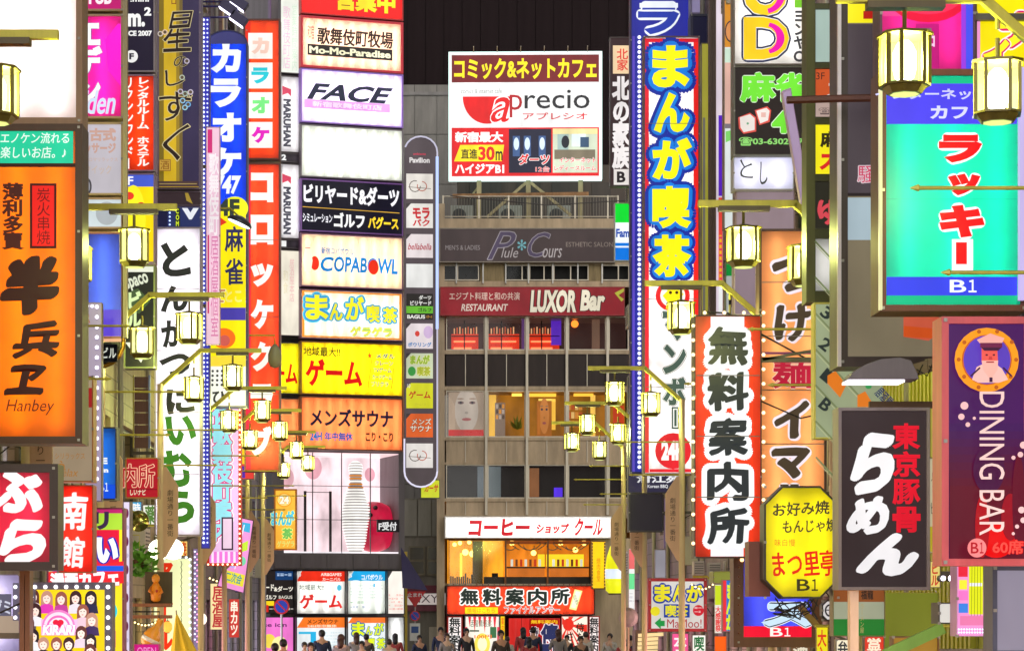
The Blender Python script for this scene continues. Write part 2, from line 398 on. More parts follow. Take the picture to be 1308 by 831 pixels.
wcount = 0
def side_building(side, y0, y1, h, col, cat_label, shop, style=0):
    """a building whose front wall faces the street along x = side*WALLX"""
    wx = side*WALLX; root = empty('street_building', (wx, y0, 0), cat_label, 'building')
    wm = TILE(col, .6, .3)
    L = y1-y0; ox = side
    # wall as stacked storeys with openings (real recesses)
    n = max(1, int(L//3.2)); bw = L/n; st = 3.3
    nf = int(h//st)
    wall = MB(); T = .35
    def bx(ya, yb, za, zb, x0=0, x1=T):
        xa, xb = sorted((ox*x0, ox*x1)); wall.box(xa, xb, ya, yb, za, zb)
    for f in range(nf):
        zb = f*st
        if f == 0: lo, hi, mg = .15, 2.75, .35
        else: lo, hi, mg = zb+1.0, zb+2.6, .7
        bx(.002, L-.002, zb, lo); bx(.002, L-.002, hi, zb+st)
        for i in range(n):
            bx(i*bw+(.002 if i == 0 else 0), i*bw+mg, lo, hi); bx((i+1)*bw-mg, (i+1)*bw-(.002 if i == n-1 else 0), lo, hi)
    bx(0, .3, 0, nf*st, T, 8); bx(L-.3, L, 0, nf*st, T, 8); bx(.3, L-.3, nf*st-.3, nf*st, T, 8)
    bx(0.003, L-.003, nf*st, nf*st+.5, -.06, .2)
    wall.build('wall', wm, root)
    for i in range(1, n):
        MB().tube([(-ox*.07, i*bw+.1, .2), (-ox*.07, i*bw+.1, nf*st)], .05, 8).build('downpipe', D((150,146,138), .5, .2), root)
    for i in range(n):
        for f in range(1, min(nf, 6)):
            if random.random() < .55:
                x0, x1 = sorted((-ox*.32, -ox*.02)); y_ = i*bw+bw/2-.4
                a_ = MB().box(x0, x1, y_, y_+.8, f*st+.15, f*st+.75).build('air_conditioner', D((196,192,184), .5, 0, .2), root, bevel=.015)
                for q in range(7): MB().box(*sorted((-ox*.325, -ox*.335)), y_+.06, y_+.62, f*st+.22+q*.07, f*st+.25+q*.07).build('grille_bar', D((90,88,86), .5), a_)
                MB().tube([(-ox*.1, y_+.82, f*st+.4), (-ox*.06, y_+1.0, f*st+.5), (-ox*.05, y_+1.0, f*st+3.0)], .025, 6).build('refrigerant_pipe', D((200,196,180), .6), root)
    warm = [(255,214,150),(235,240,255),(255,190,110)]
    for f in range(nf):
        zb = f*st
        if f == 0: lo, hi, mg = .15, 2.75, .35
        else: lo, hi, mg = zb+1.0, zb+2.6, .7
        if f*st > 26: break
        for i in range(n):
            ya, yb = i*bw+mg, (i+1)*bw-mg; lit = f == 0 or random.random() < .45
            fm = MB(); x0, x1 = sorted((ox*.12, ox*.18))
            for (p, q, r_, t) in ((ya, ya+.07, lo, hi), (yb-.07, yb, lo, hi), (ya+.07, yb-.07, lo, lo+.07), (ya+.07, yb-.07, hi-.07, hi), ((ya+yb)/2-.03, (ya+yb)/2+.03, lo+.07, hi-.07)):
                fm.box(x0, x1, p, q, r_, t)
            w = fm.build('window', D((90,88,86), .4, .6), root)
            xp = ox*.15
            fs = [(0,1,2,3)] if side > 0 else [(3,2,1,0)]
            MB().add([(xp,ya+.07,lo+.07),(xp,ya+.07,hi-.07),(xp,yb-.07,hi-.07),(xp,yb-.07,lo+.07)], fs).build('pane', GLASS(), w)
            xb = ox*(1.3 if f == 0 else .6)
            mb = MB().add([(xb,ya-.3,lo-.1),(xb,ya-.3,hi+.1),(xb,yb+.3,hi+.1),(xb,yb+.3,lo-.1)], fs)
            if lit: mb.build('lit_interior', E(shop if f == 0 else random.choice(warm), 6.0 if f == 0 else .9, f == 0, .25), w)
            else: mb.build('curtain', D((60,58,56), .8), w)
    return root
side_building(-1, 6, 25, 23, (150,120,90), 'tan building behind the big orange sign at the left edge', (255,210,160))
side_building(-1, 25.2, 37.5, 26, (140,136,135), 'grey building behind the pink and the blue signs on the left', (255,225,200))
side_building(-1, 37.7, 50, 26, (165,150,120), 'beige building behind the white pork cutlet sign', (255,220,150))
side_building(-1, 50.2, 64, 30, (120,100,105), 'mauve brown building behind the orange katakana signs', (255,190,220))
side_building(-1, 64.2, 80, 23, (150,140,150), 'grey lilac building at the far end of the left row', (240,230,255))
side_building(1, 6, 23.6, 23, (130,120,110), 'brown grey building at the right edge behind the turquoise sign', (255,220,190))
side_building(1, 23.8, 30.4, 23, (175,180,70), 'yellow green building behind the black ramen sign', (230,255,150))
side_building(1, 30.6, 44, 26, (180,155,160), 'pinkish building behind the orange noodle sign', (255,210,190))
side_building(1, 44.2, 65, 26, (140,125,140), 'mauve building behind the tall red edged manga cafe sign', (255,190,190))
# corrugated cladding strips on the yellow green building
r = empty('corrugated_cladding', (WALLX-.02, 24, 2), 'yellow green corrugated metal cladding behind the ramen and octagonal signs', 'cladding')
me = MB().box(-.06, 0, 0, .1, 0, 9).mesh('cladding_rib'); me.materials.append(D((190,190,60), .5, .2))
MB().box(0, .015, 0, 6.2, 0, 9).build('backing_sheet', D((170,170,60), .5, .2), r)
for i in range(31): inst('cladding_rib', me, r, (0, i*.2+.02, 0))

# far dark tower and grey buildings behind the end of the street
def px_box(m, x0, y0, x1, y1, d, dep): m.box(X(x0,d), X(x1,d), d, d+dep, Z(y1,d), Z(y0,d)); return m
tw = empty('dark_tower', (X(650,132), 132, 0), 'tall unlit brown tower closing the view above the billboard', 'building')
tx0, tx1 = X(380,132)-X(650,132), X(960,132)-X(650,132)
MB().box(tx0, tx1, .12, 20, 0, 52).build('wall', D((30,24,25), 1.0), tw)
me = MB().box(0, 1.0, 0, .1, 0, 13.9).mesh('cladding_panel'); me.materials.append(D((32,25,26), 1.0, 0, .2, 1))
k = 0
for m_ in (me.materials[0], tw.children[0].data.materials[0]): m_.node_tree.nodes['Principled BSDF'].inputs['Specular IOR Level'].default_value = .05
for j in range(1, 4):
    for i in range(25): inst('cladding_panel', me, tw, (tx0+i*1.03, .0+.03*((i*7+j*3) % 3), j*13.95-5))
g1 = empty('grey_backstreet_building', (X(545,112), 112, 0), 'plain grey concrete building left of the comic cafe billboard', 'building')
MB().box(X(470,112)-X(545,112), X(600,112)-X(545,112), .1, 8, 0, Z(122,112)).build('wall', D((100,96,92), .7, 0, .3, 1.5), g1)
me = MB().box(0, 1.05, 0, .1, 0, 2.35).mesh('wall_panel'); me.materials.append(D((106,101,96), .65, 0, .3, 2))
for i in range(4):
    for j in range(11): inst('wall_panel', me, g1, (X(517,112)-X(545,112)+i*1.07-.6, .0, 1.2+j*2.38))
MB().box(X(470,112)-X(545,112), X(600,112)-X(545,112), -.1, .5, Z(122,112), Z(118,112)).build('parapet', D((110,106,104), .7), g1)

# ================================================================== BACKGROUND BUILDING (faces the camera)
D0 = 100.0
bb = empty('corner_shop_building', (X(680,D0), D0, 0), 'grey panelled building closing the street, with bar and coffee shop floors', 'building')
def lx0(px): return X(px, D0) - X(680, D0)
def lz0(py): return Z(py, D0)
def fbox(x0, y0, x1, y1, a, b, m=None):
    m = m or MB(); return m.box(lx0(x0), lx0(x1), a, b, lz0(y1), lz0(y0))
conc = D((190,168,138), .7, 0, .35, 2.0); alu = D((214,204,184), .45, .15, .2, 4)
darkp = D((52,40,36), .7, 0, .3, 2)
XR = 830
w = MB()
for (a, b) in ((279,291),(335,337.5),(359,366.5),(403,404),(447,452),(493,498),(558,562),(590,593),(636,640),(657,661)):
    fbox(558, a, XR, b, 0, .5, w)
fbox(558, 260, 568, 900, .01, .6, w); fbox(805, 260, XR, 900, .01, .6, w)
fbox(558, 279, 561, 900, .6, 10, w); fbox(XR-3, 279, XR, 900, .6, 10, w); fbox(558, 281, XR, 284, .6, 10, w); fbox(558,284,XR,900, 9.8,10, w)
for y in (366, 450, 496, 560, 638, 746): fbox(562, y-1.5, XR-4, y+1.5, .5, 9.6, w)      # floor slabs
fbox(572, 745, 758, 748, 0, .5, w)
fbox(755, 687, XR, 900, .06, .5, w)
w.build('wall', conc, bb)
for x in (613, 645, 757, 770):                                                   # stained columns of the low strip
    pass
m = MB(); fbox(613.5, 337.5, 644.5, 359, .02, .4, m); fbox(752, 337.5, 768, 359, .02, .4, m); m.build('column', D((150,132,95), .8, 0, .55, 3), bb)
def window(x0, y0, x1, y1, splits=(), fmat=alu, glass=True, t=1.3):
    m = MB(); fbox(x0, y0, x1, y0+t, .03, .12, m); fbox(x0, y1-t, x1, y1, .03, .12, m)
    fbox(x0, y0+t, x0+t, y1-t, .03, .12, m); fbox(x1-t, y0+t, x1, y1-t, .03, .12, m)
    for sx in splits: fbox(sx-.7, y0+t, sx+.7, y1-t, .035, .115, m)
    wo = m.build('window', fmat, bb)
    MB().add([(lx0(x0+t), .08, lz0(y1-t)), (lx0(x1-t), .08, lz0(y1-t)), (lx0(x1-t), .08, lz0(y0+t)), (lx0(x0+t), .08, lz0(y0+t))], [(0,1,2,3)]).build('pane', GLASS(), wo)
    return wo
def wpart(wo, name, x0, y0, x1, y1, mat, a=.6, b=None):
    if b is None:
        return MB().add([(lx0(x0), a, lz0(y1)), (lx0(x1), a, lz0(y1)), (lx0(x1), a, lz0(y0)), (lx0(x0), a, lz0(y0))], [(0,1,2,3)]).build(name, mat, wo)
    return fbox(x0, y0, x1, y1, a, b).build(name, mat, wo)
mull = [568, 621, 673, 724, 776, 805]
me_m = None
for x in mull[1:5]:
    m = MB(); fbox(x-1.6, 404, x+1.6, 657, -.12, .03, m); m.build('mullion', alu, bb)
for x in (583,617,646,675,706,738,769): fbox(x-.8, 335, x+.8, 362, -.10, .02).build('mullion', D((200,198,192), .4, .2), bb)
dkroom = D((26,22,24), .7)
for x0, x1, sp in ((560,583,()),(584,612,()),(645,675,(667,)),(676,706,(695,)),(707,752,(729,)),(769,804,(790,))):
    wo = window(x0, 338, x1, 358, sp); wpart(wo, 'curtain', x0, 337, x1, 359, dkroom, .5)
# bar floor windows
bays = [(568,621),(621,673),(673,724),(724,776),(776,805)]
for i, (a, b) in enumerate(bays):
    wo = window(a+1.8, 404, b-1.8, 447)
    wpart(wo, 'interior_wall', a, 402, b, 449, E((70,42,38), .55), 2.2)
    wpart(wo, 'ceiling', a, 404, b, 405, E((90,60,50), .4), .5, 2.2)
    if i in (0, 1, 2):
        x0 = a+9 if i == 0 else a+4; x1 = a+44
        wpart(wo, 'back_shelf', x0, 421, x1, 444, E((215,48,14), 1.0, True), 1.6, 2.1)
        for q, (ya, yb) in enumerate(((430,432),(438.5,441))): wpart(wo, 'neon_tube', x0+3, ya, x1-(9 if q else 4), yb, E((255,110,70), 2.4, True, 0), 1.48, 1.56)
        for q in range(9): wpart(wo, 'bottle', x0+3+q*3.6, 414-(q % 3), x0+4.6+q*3.6, 421, E((205,90,50) if q % 2 else (240,170,120), .9), 1.5, 1.56)
        wpart(wo, 'shelf_post', x0+16, 405, x0+17.5, 444, D((30,16,14), .6), 1.3, 1.4)
        wpart(wo, 'shelf_rail', x0, 424, x1, 425.2, D((30,16,14), .6), 1.3, 1.4)
    if i == 2: wpart(wo, 'violet_lamp', 706, 404, 719, 436, E((92,38,190), .9, True), 1.3, 1.4)
    if i == 3:
        MB().ball((lx0(736), 1.0, lz0(410)), .16, 10, 6).build('ceiling_lamp', E((255,120,40), 2.5, True, 0), wo)
        wpart(wo, 'curtain', 758, 404, 768, 447, E((150,110,90), .5), .9, 1.0)
    if i == 1: wpart(wo, 'curtain', 667, 404, 672, 447, E((120,70,140), .5), .6, .7)
# spandrel panels: half bays
for (y0, y1, mat) in ((452,493,darkp),(562,590,conc),(640,657,conc)):
    for a, b in bays[:4]:
        h = (a+b)/2
        for p, q in ((a+1.8, h-.6), (h+.6, b-1.8)): fbox(p, y0, q, y1, .04+random.uniform(0,.02), .16).build('spandrel_panel', mat, bb)
    fbox(778, y0, 804, y1, .05, .16).build('spandrel_panel', mat, bb)
    for a, b in bays[:4]: fbox((a+b)/2-.5, y0, (a+b)/2+.5, y1, .0, .03).build('joint_strip', alu, bb)
# poster / salon floor
def face_poster(wo, x0, y0, x1, y1, skin, hair, ycut, red=True):
    cx, w_ = (x0+x1)/2, x1-x0; h = y1-y0
    wpart(wo, 'poster', x0, y0, x1, y1, E(hair, .72), .22)
    def ell(n, cx, cy, rx, ry, c, a, s=.7, n_=18):
        MB().add([(lx0(cx+rx*math.cos(2*math.pi*k/n_)), a, lz0(cy-ry*math.sin(2*math.pi*k/n_))) for k in range(n_)], [tuple(range(n_))]).build(n, E(c, s), wo)
    ell('poster_face', cx, y0+h*.42, w_*.33, h*.50, skin, .216, .75)
    for sx in (-1, 1):
        ell('poster_eye', cx+sx*w_*.16, y0+h*.24, w_*.085, h*.035, (120,90,90), .212)
        ell('poster_pupil', cx+sx*w_*.16, y0+h*.24, w_*.03, h*.03, (50,40,50), .208)
        ell('poster_brow', cx+sx*w_*.17, y0+h*.15, w_*.1, h*.015, (150,120,100), .212)
    ell('poster_nose', cx, y0+h*.47, w_*.05, h*.03, tuple(int(v*.85) for v in skin), .212)
    ell('poster_mouth', cx, y0+h*.62, w_*.13, h*.035, (175,90,90), .212)
    for k in range(5): wpart(wo, 'poster_hair', x0+1+k*w_*.035, y0+h*(.1+.05*k), x0+1.8+k*w_*.035, y1-3, E(tuple(min(255,int(v*1.15)) for v in hair), .7), .211-.001*k)
    if red: wpart(wo, 'poster_band', x0, y1-8, x1, y1, E((205,30,30), .8), .205)
amber = E((225,140,35), .95, True, .3)
for i, (a, b) in enumerate(bays):
    wo = window(a+1.8, 498.5, b-1.8, 558)
    wpart(wo, 'interior_wall', a, 496, b, 560, E((150,94,24), 1.0, True, .3) if i else E((150,140,130), .5), 2.6)
    if i == 0: face_poster(wo, 573, 500, 619, 556, (196,178,165), (176,150,128), 0)
    if i == 1:
        wpart(wo, 'side_wall', 626, 500, 635, 557, E((250,190,70), .9), 1.5, 1.6)
        wpart(wo, 'display_stand', 633, 512, 646, 556, E((150,125,110), .6), .8, 1.0)
        for q in range(9): wpart(wo, 'display_item', 634+(q % 3)*4, 514+(q//3)*7, 637+(q % 3)*4, 519+(q//3)*7, E(((190,170,160),(90,70,60),(230,150,60))[(q+q//3) % 3], .7), .74, .79)
        for q in range(26):
            an = random.uniform(-1.2, 1.2); l_ = random.uniform(7, 20); bx_, by_ = 662, 546
            x1_, y1_ = bx_+l_*math.sin(an), by_-l_*math.cos(an)
            MB().add([(lx0(bx_), 1.1, lz0(by_)), (lx0((bx_+x1_)/2+1.5), 1.0+.1*random.random(), lz0((by_+y1_)/2)), (lx0(x1_), 1.1, lz0(y1_)), (lx0((bx_+x1_)/2-1.5), 1.15, lz0((by_+y1_)/2))], [(0,1,2,3)]).build('palm_leaf', D((150,160,40), .5, 0, .2), wo)
        wpart(wo, 'ceiling_light', 655, 499.5, 668, 502.5, E((255,190,80), 2.0, True, 0), 1.0, 1.3)
    if i == 2:
        face_poster(wo, 686, 511, 705, 557, (225,140,70), (190,110,40), 0, False)
        wpart(wo, 'ceiling_light', 676, 499.5, 712, 503, E((255,180,60), 1.6, True, 0), 1.0, 1.3)
        wpart(wo, 'door_frame', 707, 505, 712, 545, E((250,190,70), .9), 1.5, 1.6)
        wpart(wo, 'shelf', 690, 505, 712, 509, E((255,215,100), 1.1), 1.5, 1.6)
    if i == 3:
        for q in range(12): wpart(wo, 'shelf_item', 727+(q % 4)*5, 512+(q//4)*11, 731+(q % 4)*5, 520+(q//4)*11, E(((235,150,60),(200,90,40),(250,200,120))[q % 3], .8), 1.2, 1.3)
        wpart(wo, 'door_frame', 757, 501, 763, 557, E((255,200,90), .9), 1.2, 1.4)
        wpart(wo, 'ceiling_light', 735, 499.5, 760, 502.5, E((255,180,60), 1.5, True, 0), 1.0, 1.3)
    if i == 4: wpart(wo, 'red_display', 786, 515, 800, 545, E((220,70,30), .8), 1.2, 1.3)
# lower office windows, mostly dark
for i, (a, b) in enumerate(bays):
    wo = window(a+1.8, 593, b-1.8, 636)
    wpart(wo, 'interior_wall', a, 591, b, 638, E((44,36,36), .5), 1.5)
    if i == 0: wpart(wo, 'blind', 610, 595, 618, 635, E((110,118,125), .6), .3)
    if i == 1: wpart(wo, 'blind', 624, 595, 640, 635, E((120,128,132), .6), .3)
    if i == 2:
        wpart(wo, 'blind', 676, 597, 689, 634, E((170,110,70), .6), .3)
        wpart(wo, 'screen', 709, 621, 720, 633, E((90,50,235), 1.2, True), .9)
# coffee shop floor
for j, (a, b) in enumerate(((573,646),(646,700),(700,757))):
    wo = window(a, 689, b, 746, (), D((110,60,20), .4), t=1.0)
    wpart(wo, 'interior_wall', a-1, 687, b+1, 747, E(((250,160,34),(225,125,28),(205,110,22))[j], 1.15, True, .35), 2.8)
    wpart(wo, 'low_partition', (618 if j == 0 else a+1), 736, b-1, 745, D((70,62,55), .6), .25, .35)
    if j == 0:
        wpart(wo, 'pillar', 604, 690, 617, 745, D((130,105,55), .6), .5, .8)
        wpart(wo, 'light_strip', 588, 705, 591, 738, E((255,215,60), 1.8, True, 0), 1.6, 1.7)
        for q, (lx_, ly_) in enumerate(((595,704),(604,706),(588,692),(600,691),(581,694),(613,692))): MB().ball((lx0(lx_), 1.3, lz0(ly_)), .09 if q > 1 else .14, 8, 5).build('pendant_lamp', E((255,200,90), 5, True, 0), wo)
        for q in range(14): wpart(wo, 'plant_leaf', 575+q*2.7, 738-random.random()*7, 577+q*2.7, 745, D((50,50,25), .6), .3+.02*q)
        wpart(wo, 'customer', 629, 731, 637, 745, D((30,24,24), .7), .9, 1.1)
    else:
        wpart(wo, 'serving_hatch', (690 if j == 1 else 701), 706, (699 if j == 1 else 750), 722, E((250,215,40), 1.2, True, .1), 2.2, 2.3)
        wpart(wo, 'counter', a+4, 724, b-2, 735, E((225,120,40), .8), 1.6, 2.0)
        wpart(wo, 'counter_top', a+3, 722.5, b-1, 724.5, D((70,50,30), .5), 1.5, 2.0)
        for q, (lx_, ly_) in enumerate(((683,705),(655,692)) if j == 1 else ((737,701),(718,692),(748,692))): MB().ball((lx0(lx_), 1.1, lz0(ly_)), .12, 8, 5).build('pendant_lamp', E((255,190,90), 5, True, 0), wo)
        for q in range(7): wpart(wo, 'shelf_item', a+8+q*6, 713, a+11+q*6, 722, E(((240,240,225),(120,60,30),(210,60,30))[q % 3], .8), 1.5, 1.6)
        wpart(wo, 'pelmet', a+1, 690, b-1, 694, E((150,70,25), .7), .4, .5)
        # glass etched swirls
        for q in range(6): 
            cx_ = a+6+q*8; pts = [(lx0(cx_+7*math.cos(t*.6+q)), .26, lz0(697+5*math.sin(t*.6+q*2))) for t in range(7)]
            MB().tube(pts, .02, 4).build('garland', D((190,170,140), .5), wo)
# roof: parapet, railing, penthouse
rm = empty('roof_railing', (0, D0+.25, lz0(279)), 'thin metal railing along the roof edge under the billboard', 'railing')
MB().tube([(X(566,D0),0,.98),(X(790,D0),0,.98)], .025).build('top_rail', alu, rm); MB().tube([(X(566,D0),0,.12),(X(790,D0),0,.12)], .02).build('bottom_rail', alu, rm)
me = MB().box(-.012,.012,-.012,.012,.1,.98).mesh('baluster'); me.materials.append(D((110,102,92), .5, .2))
for i in range(62): inst('baluster', me, rm, (X(568+i*3.6, D0), 0, 0))
for x in (566, 612, 650, 692, 735, 777, 790): MB().box(X(x,D0)-.03, X(x,D0)+.03, -.03, .03, 0, 1.02).build('post', alu, rm)
ph = empty('rooftop_machine_room', (X(690,D0+6), D0+6, lz0(279)), 'dark brown machine room on the roof behind the billboard supports', 'roof structure')
MB().box(X(585,106)-X(690,106), X(800,106)-X(690,106), 0, 3.5, 0, 3.4).build('wall', D((80,66,58), .7, 0, .35, 2), ph)
for a, b in ((600,640),(660,690),(705,745),(756,780)): MB().box(X(a,106)-X(690,106), X(b,106)-X(690,106), -.06, .0, .1, 2.6).build('louvre_panel', D((60,50,44), .5, .3), ph)
for i in range(3):
    r_ = empty('rooftop_unit', (X(590+i*62, D0+2.6), D0+2.6, lz0(279)), ('grey air conditioning unit on the roof at the left end of the railing','air conditioning unit on the roof behind the middle billboard strut','air conditioning unit on the roof near the right billboard post')[i], 'air conditioner', 'rooftop air conditioning units')
    MB().box(-.5,.5,0,.4,.1,1.0).build('casing', D((150,148,140), .6), r_, bevel=.02)
    MB().lathe((0,0,0), [(.3,0),(.3,.02)], 16).build('fan_grille', D((50,50,50), .6), r_).rotation_euler[0] = R(90); r_.children[-1].location = (-.12,-.01,.56)

# ------------------------------------------------ signs on that building
s = S('roof_billboard', 'big roof billboard for a comic cafe with red half disc logo and two photos', 'billboard', (573,66,769,229), 100.9, .5, (200,235,235), 2, (246,246,246), .98, rz=R(-1.2), mount=False, fmat=E((225,255,250), 1.3, True, 0))
s.rect(577,70,765,105,(112,14,20)).text('コミック&ネットカフェ', 580,74,762,101,(255,232,20),.035)
s.text('comics & internet cafe', 589,113,641,119,(140,150,140),.0)
s.put(arc(s.lx(622), s.lz(123), 31*s.k, 35*s.k, 180, 360, 24), (226,10,16), 'logo_half_disc')
s.text('a', 626,122,652,158,(255,255,255),.04,sh=.3).text('a', 627,124,651,156,(226,10,16),.0,sh=.3).text('p', 651,121,667,150,(170,20,30),.0)
s.text('recio', 670,115,753,139,(35,35,40),.005).text('アプレシオ', 668,144,750,153,(215,30,40),.01)
s.rect(577,163,765,225,(222,16,24))
s.text('新宿最大', 581,168,643,182,(255,255,255),.045)
s.poly([(588,185),(644,185),(641,206),(580,206)],(255,225,30)).text('直進', 589,190,610,203,(40,40,10),.02).text('30', 611,187,632,205,(215,30,20),.04).text('m', 633,193,642,205,(40,40,10),.02)
s.text('ハイジアB1', 581,209,644,222,(255,255,255),.045)
s.rect(650,165,704,221,(18,20,48)).rect(706,165,763,221,(205,215,190))
for i, x in enumerate((655,669,688)):
    s.rect(x,174,x+9,200,(60,90,140)).disc(x+4.5,184,3.4,8,(215,235,255),'photo_light')
s.text('ダーツ', 662,197,702,211,(220,40,40),.03,(( 255,255,255),.05)).text('12台', 684,213,702,220,(230,60,60),.02,((255,255,255),.04))
s.rect(706,165,763,172,(240,225,160)).rect(712,172,726,196,(160,185,180)).disc(722,182,5,8,(20,25,40),'photo_head').rect(730,172,748,188,(225,240,245)).rect(741,176,752,189,(50,80,110)).rect(708,192,760,204,(120,110,90))
s.text('インターネット', 714,202,761,209,(225,60,50),.02,((255,255,255),.05)).text('レディースルーム', 708,212,761,219,(225,60,50),.02,((255,255,255),.05))
# its supports
sp = s.root; col_ = D((170,160,120), .7, 0, .45, 3)
def bloc(px, py, y=.3): return (s.lx(px), y, s.lz(py))
for x in (612, 675, 742): MB().box(s.lx(x-3), s.lx(x+3), .25, .5, s.lz(280)-.02, s.lz(229)).build('support_post', col_, sp)
MB().bar(bloc(672,232), bloc(622,276), .12).bar(bloc(678,232), bloc(730,274), .12).bar(bloc(600,250,.6), bloc(612,234,.6), .08).build('diagonal_brace', col_, sp)
MB().bar(bloc(578,249,.2), bloc(752,247,.2), .16).build('cross_beam', D((150,110,70), .7, 0, .5, 3), sp)
for x in (605,635,665,695,725,750): MB().bar(bloc(x,67,-.05), bloc(x,62,-.4), .03).build('lamp_arm', alu, sp)

s = S('fascia_sign', 'brown fascia sign with ornate script lettering above the narrow windows', 'sign', (561,291,786,335), 99.7, .3, (150,140,125), 1.2, (70,54,54), .55, mount=False, lit=True)  # lampless sign, its light put into face and print as faint glow
s.text('MEN’S & LADIES', 569,313,613,319,(160,150,150),.0).text('ESTHETIC SALON', 723,309,783,315,(150,135,125),.0)
for t, a, b, c_, d_ in (('P',623,296,659,331),('C',674,297,703,328)): s.text(t,a,b,c_,d_,(84,70,100),.0,((170,160,168),.022),sh=.45)
s.text('lule', 640,316,662,329,(190,180,180),.0,sh=.3).text('ours', 693,317,718,329,(190,180,180),.0,sh=.3).text('✻', 661,306,672,320,(120,190,200),.02)
s = S('bar_fascia_sign', 'dark red bar and restaurant fascia with cream slanted lettering', 'sign', (562,366,798,403), 99.7, .3, (150,40,40), 1, (142,22,34), .75, mount=False)
s.text('エジプト料理と和の共演', 574,373,664,383,(215,185,170),.01).text('RESTAURANT', 589,388,649,397,(225,205,190),.02,sh=.2)
s.text('LUXOR', 677,370,736,399,(235,225,200),.05,((40,10,15),.06),sh=.15).text('Bar', 741,370,773,397,(235,225,200),.05,((40,10,15),.06),sh=.15)
s.poly([(785,374),(797,368),(797,372),(790,377),(797,382),(794,385)],(190,190,60))
s = S('coffee_shop_sign', 'long white lit fascia with red slanted coffee shop katakana', 'sign', (568,659,781,687), 99.6, .4, (225,225,225), 1.2, (250,248,246), 1.0, mount=False)
s.text('コーヒー', 598,662,677,684,(200,16,36),.05,sh=.12).text('ショップ', 685,668,727,681,(200,16,36),.06,sh=.12).text('クール', 734,661,770,684,(200,16,36),.04,sh=.25)
s = S('information_fascia_sign', 'long orange red lit fascia reading free information centre in black over the ground floor shop', 'sign', (570,747,760,785), 99.5, .5, (50,20,20), 1.2, (238,62,24), 1.0, mount=False)
s.rect(594,775,636,783,(250,225,20)).text('情報はこちら', 597,776,632,782,(235,120,20),.0)
for i, c_ in enumerate('無料案内所'): s.text(c_, 587+i*29,751,612+i*29,772,(28,40,36),.05,((255,250,245),.07),brush=0.015)
s.text('ファイナルアンサー', 644,774,715,783,(60,40,40),.0,((255,255,255),.06))
s.poly([(734,752),(744,754),(736,779),(727,777)],(250,240,150)).poly([(735.5,754),(742,755.5),(735,776.5),(729,775)],(255,250,215)).text('相談無料', 729,763,742,768,(30,90,60),.0,rot=-70)
s.bulbs([(572+i*7.4, 746) for i in range(26)], .8, (120,60,40), .6)
# ground-floor shop front pieces
s = S('vertical_shop_board', 'narrow white board with black kanji at the left of the information centre door', 'sign', (571,786,591,846), 99.6, .2, (200,30,20), 2, (250,235,232), 1.0, mount=False)
s.vtext('無料案内所', 574,788,588,844,(30,30,30),.03,((255,255,255),.02))
s = S('price_poster_board', 'white poster board with red stripes and yellow burst left of the red curtain', 'poster', (594,786,638,846), 99.65, .15, (210,210,210), 1, (244,238,225), 1.0, mount=False)
for i in range(6): s.poly([(598+i*6.4,787),(602+i*6.4,787),(600+i*6.4,800+(i % 2)*8)],(225,40,60))
s.text('活躍情報案', 600,791,628,800,(50,90,60),.0).rect(600,804,612,806,(60,80,60)).rect(626,800,634,814,(60,110,70)).disc(616,822,10,14,(255,225,90)).disc(616,822,6,9,(255,250,200)).text('100円', 606,810,628,815,(230,110,30),.02).rect(594,800,597,858,(220,60,80)).rect(635,800,638,858,(220,60,80))
s = S('yellow_banner', 'thin yellow upright banner between poster board and red curtain', 'banner', (639,786,645,846), 99.6, .1, (200,140,10), .6, (250,210,20), 1.0, mount=False)
s.vtext('案内所案内所', 640.5,788,643.8,844,(230,100,10),.02)
cr = empty('shop_curtain', (X(683,99.6), 99.6, Z(846,99.6)), 'red split curtain with yellow characters over the information centre entrance', 'curtain')
for i in range(4):
    m = MB(); x0 = X(650+i*16.5,99.6)-X(683,99.6); x1 = X(666+i*16.5,99.6)-X(683,99.6); z0, z1 = .45, Z(789,99.6)-Z(846,99.6)
    N = 8
    for k in range(N+1):
        u = x0+(x1-x0)*k/N; m.v += [(u, .03*math.sin(k*1.6), z0), (u, .03*math.sin(k*1.6+.3), z1)]
    m.f = [(2*k, 2*k+2, 2*k+3, 2*k+1) for k in range(N)]
    m.build('curtain_panel', E((215,45,40), .85, True), cr)
sc_ = S('entrance_banner', 'red hanging banner with black and white brush characters in the information centre entrance', 'banner', (676,790,714,846), 99.4, .03, (190,30,40), .5, (222,50,48), .95, mount=False)
sc_.vtext('侍き', 677,800,688,826,(40,30,60),.03,((255,240,235),.05)).vtext('傳町', 692,797,712,844,(40,45,90),.05,((250,235,240),.05)).text('無料案内', 678,791,712,796,(250,200,30),.02)
s = S('sunburst_poster', 'white poster with red sunburst rays and black brush characters', 'poster', (717,786,751,846), 99.55, .1, (200,40,30), .8, (250,235,215), 1.0, mount=False)
for k in range(16):
    a = k*22.5; p = []
    for t in (a, a+10): p.append((726+38*math.cos(R(t)), 797+62*math.sin(R(t))))
    p = [(min(750,max(718,x)), min(845,max(787,y))) for x, y in p]
    if abs((p[0][0]-726)*(p[1][1]-797)-(p[1][0]-726)*(p[0][1]-797)) > 1: s.poly([(726,797)]+p, (225,50,35), 'sun_ray')
s.disc(726,797,7,8,(225,45,30)).vtext('侍たちよ', 736,795,746,842,(50,30,20),.02).vtext('さけべ', 724,806,733,842,(50,30,20),.02)
s = S('vertical_shop_board', 'narrow white board with black kanji at the right end of the information centre', 'sign', (752,786,766,846), 99.6, .2, (200,30,20), 1.4, (250,235,232), 1.0, mount=False)
s.vtext('無料案内所', 753.5,788,764.5,844,(30,30,30),.03)
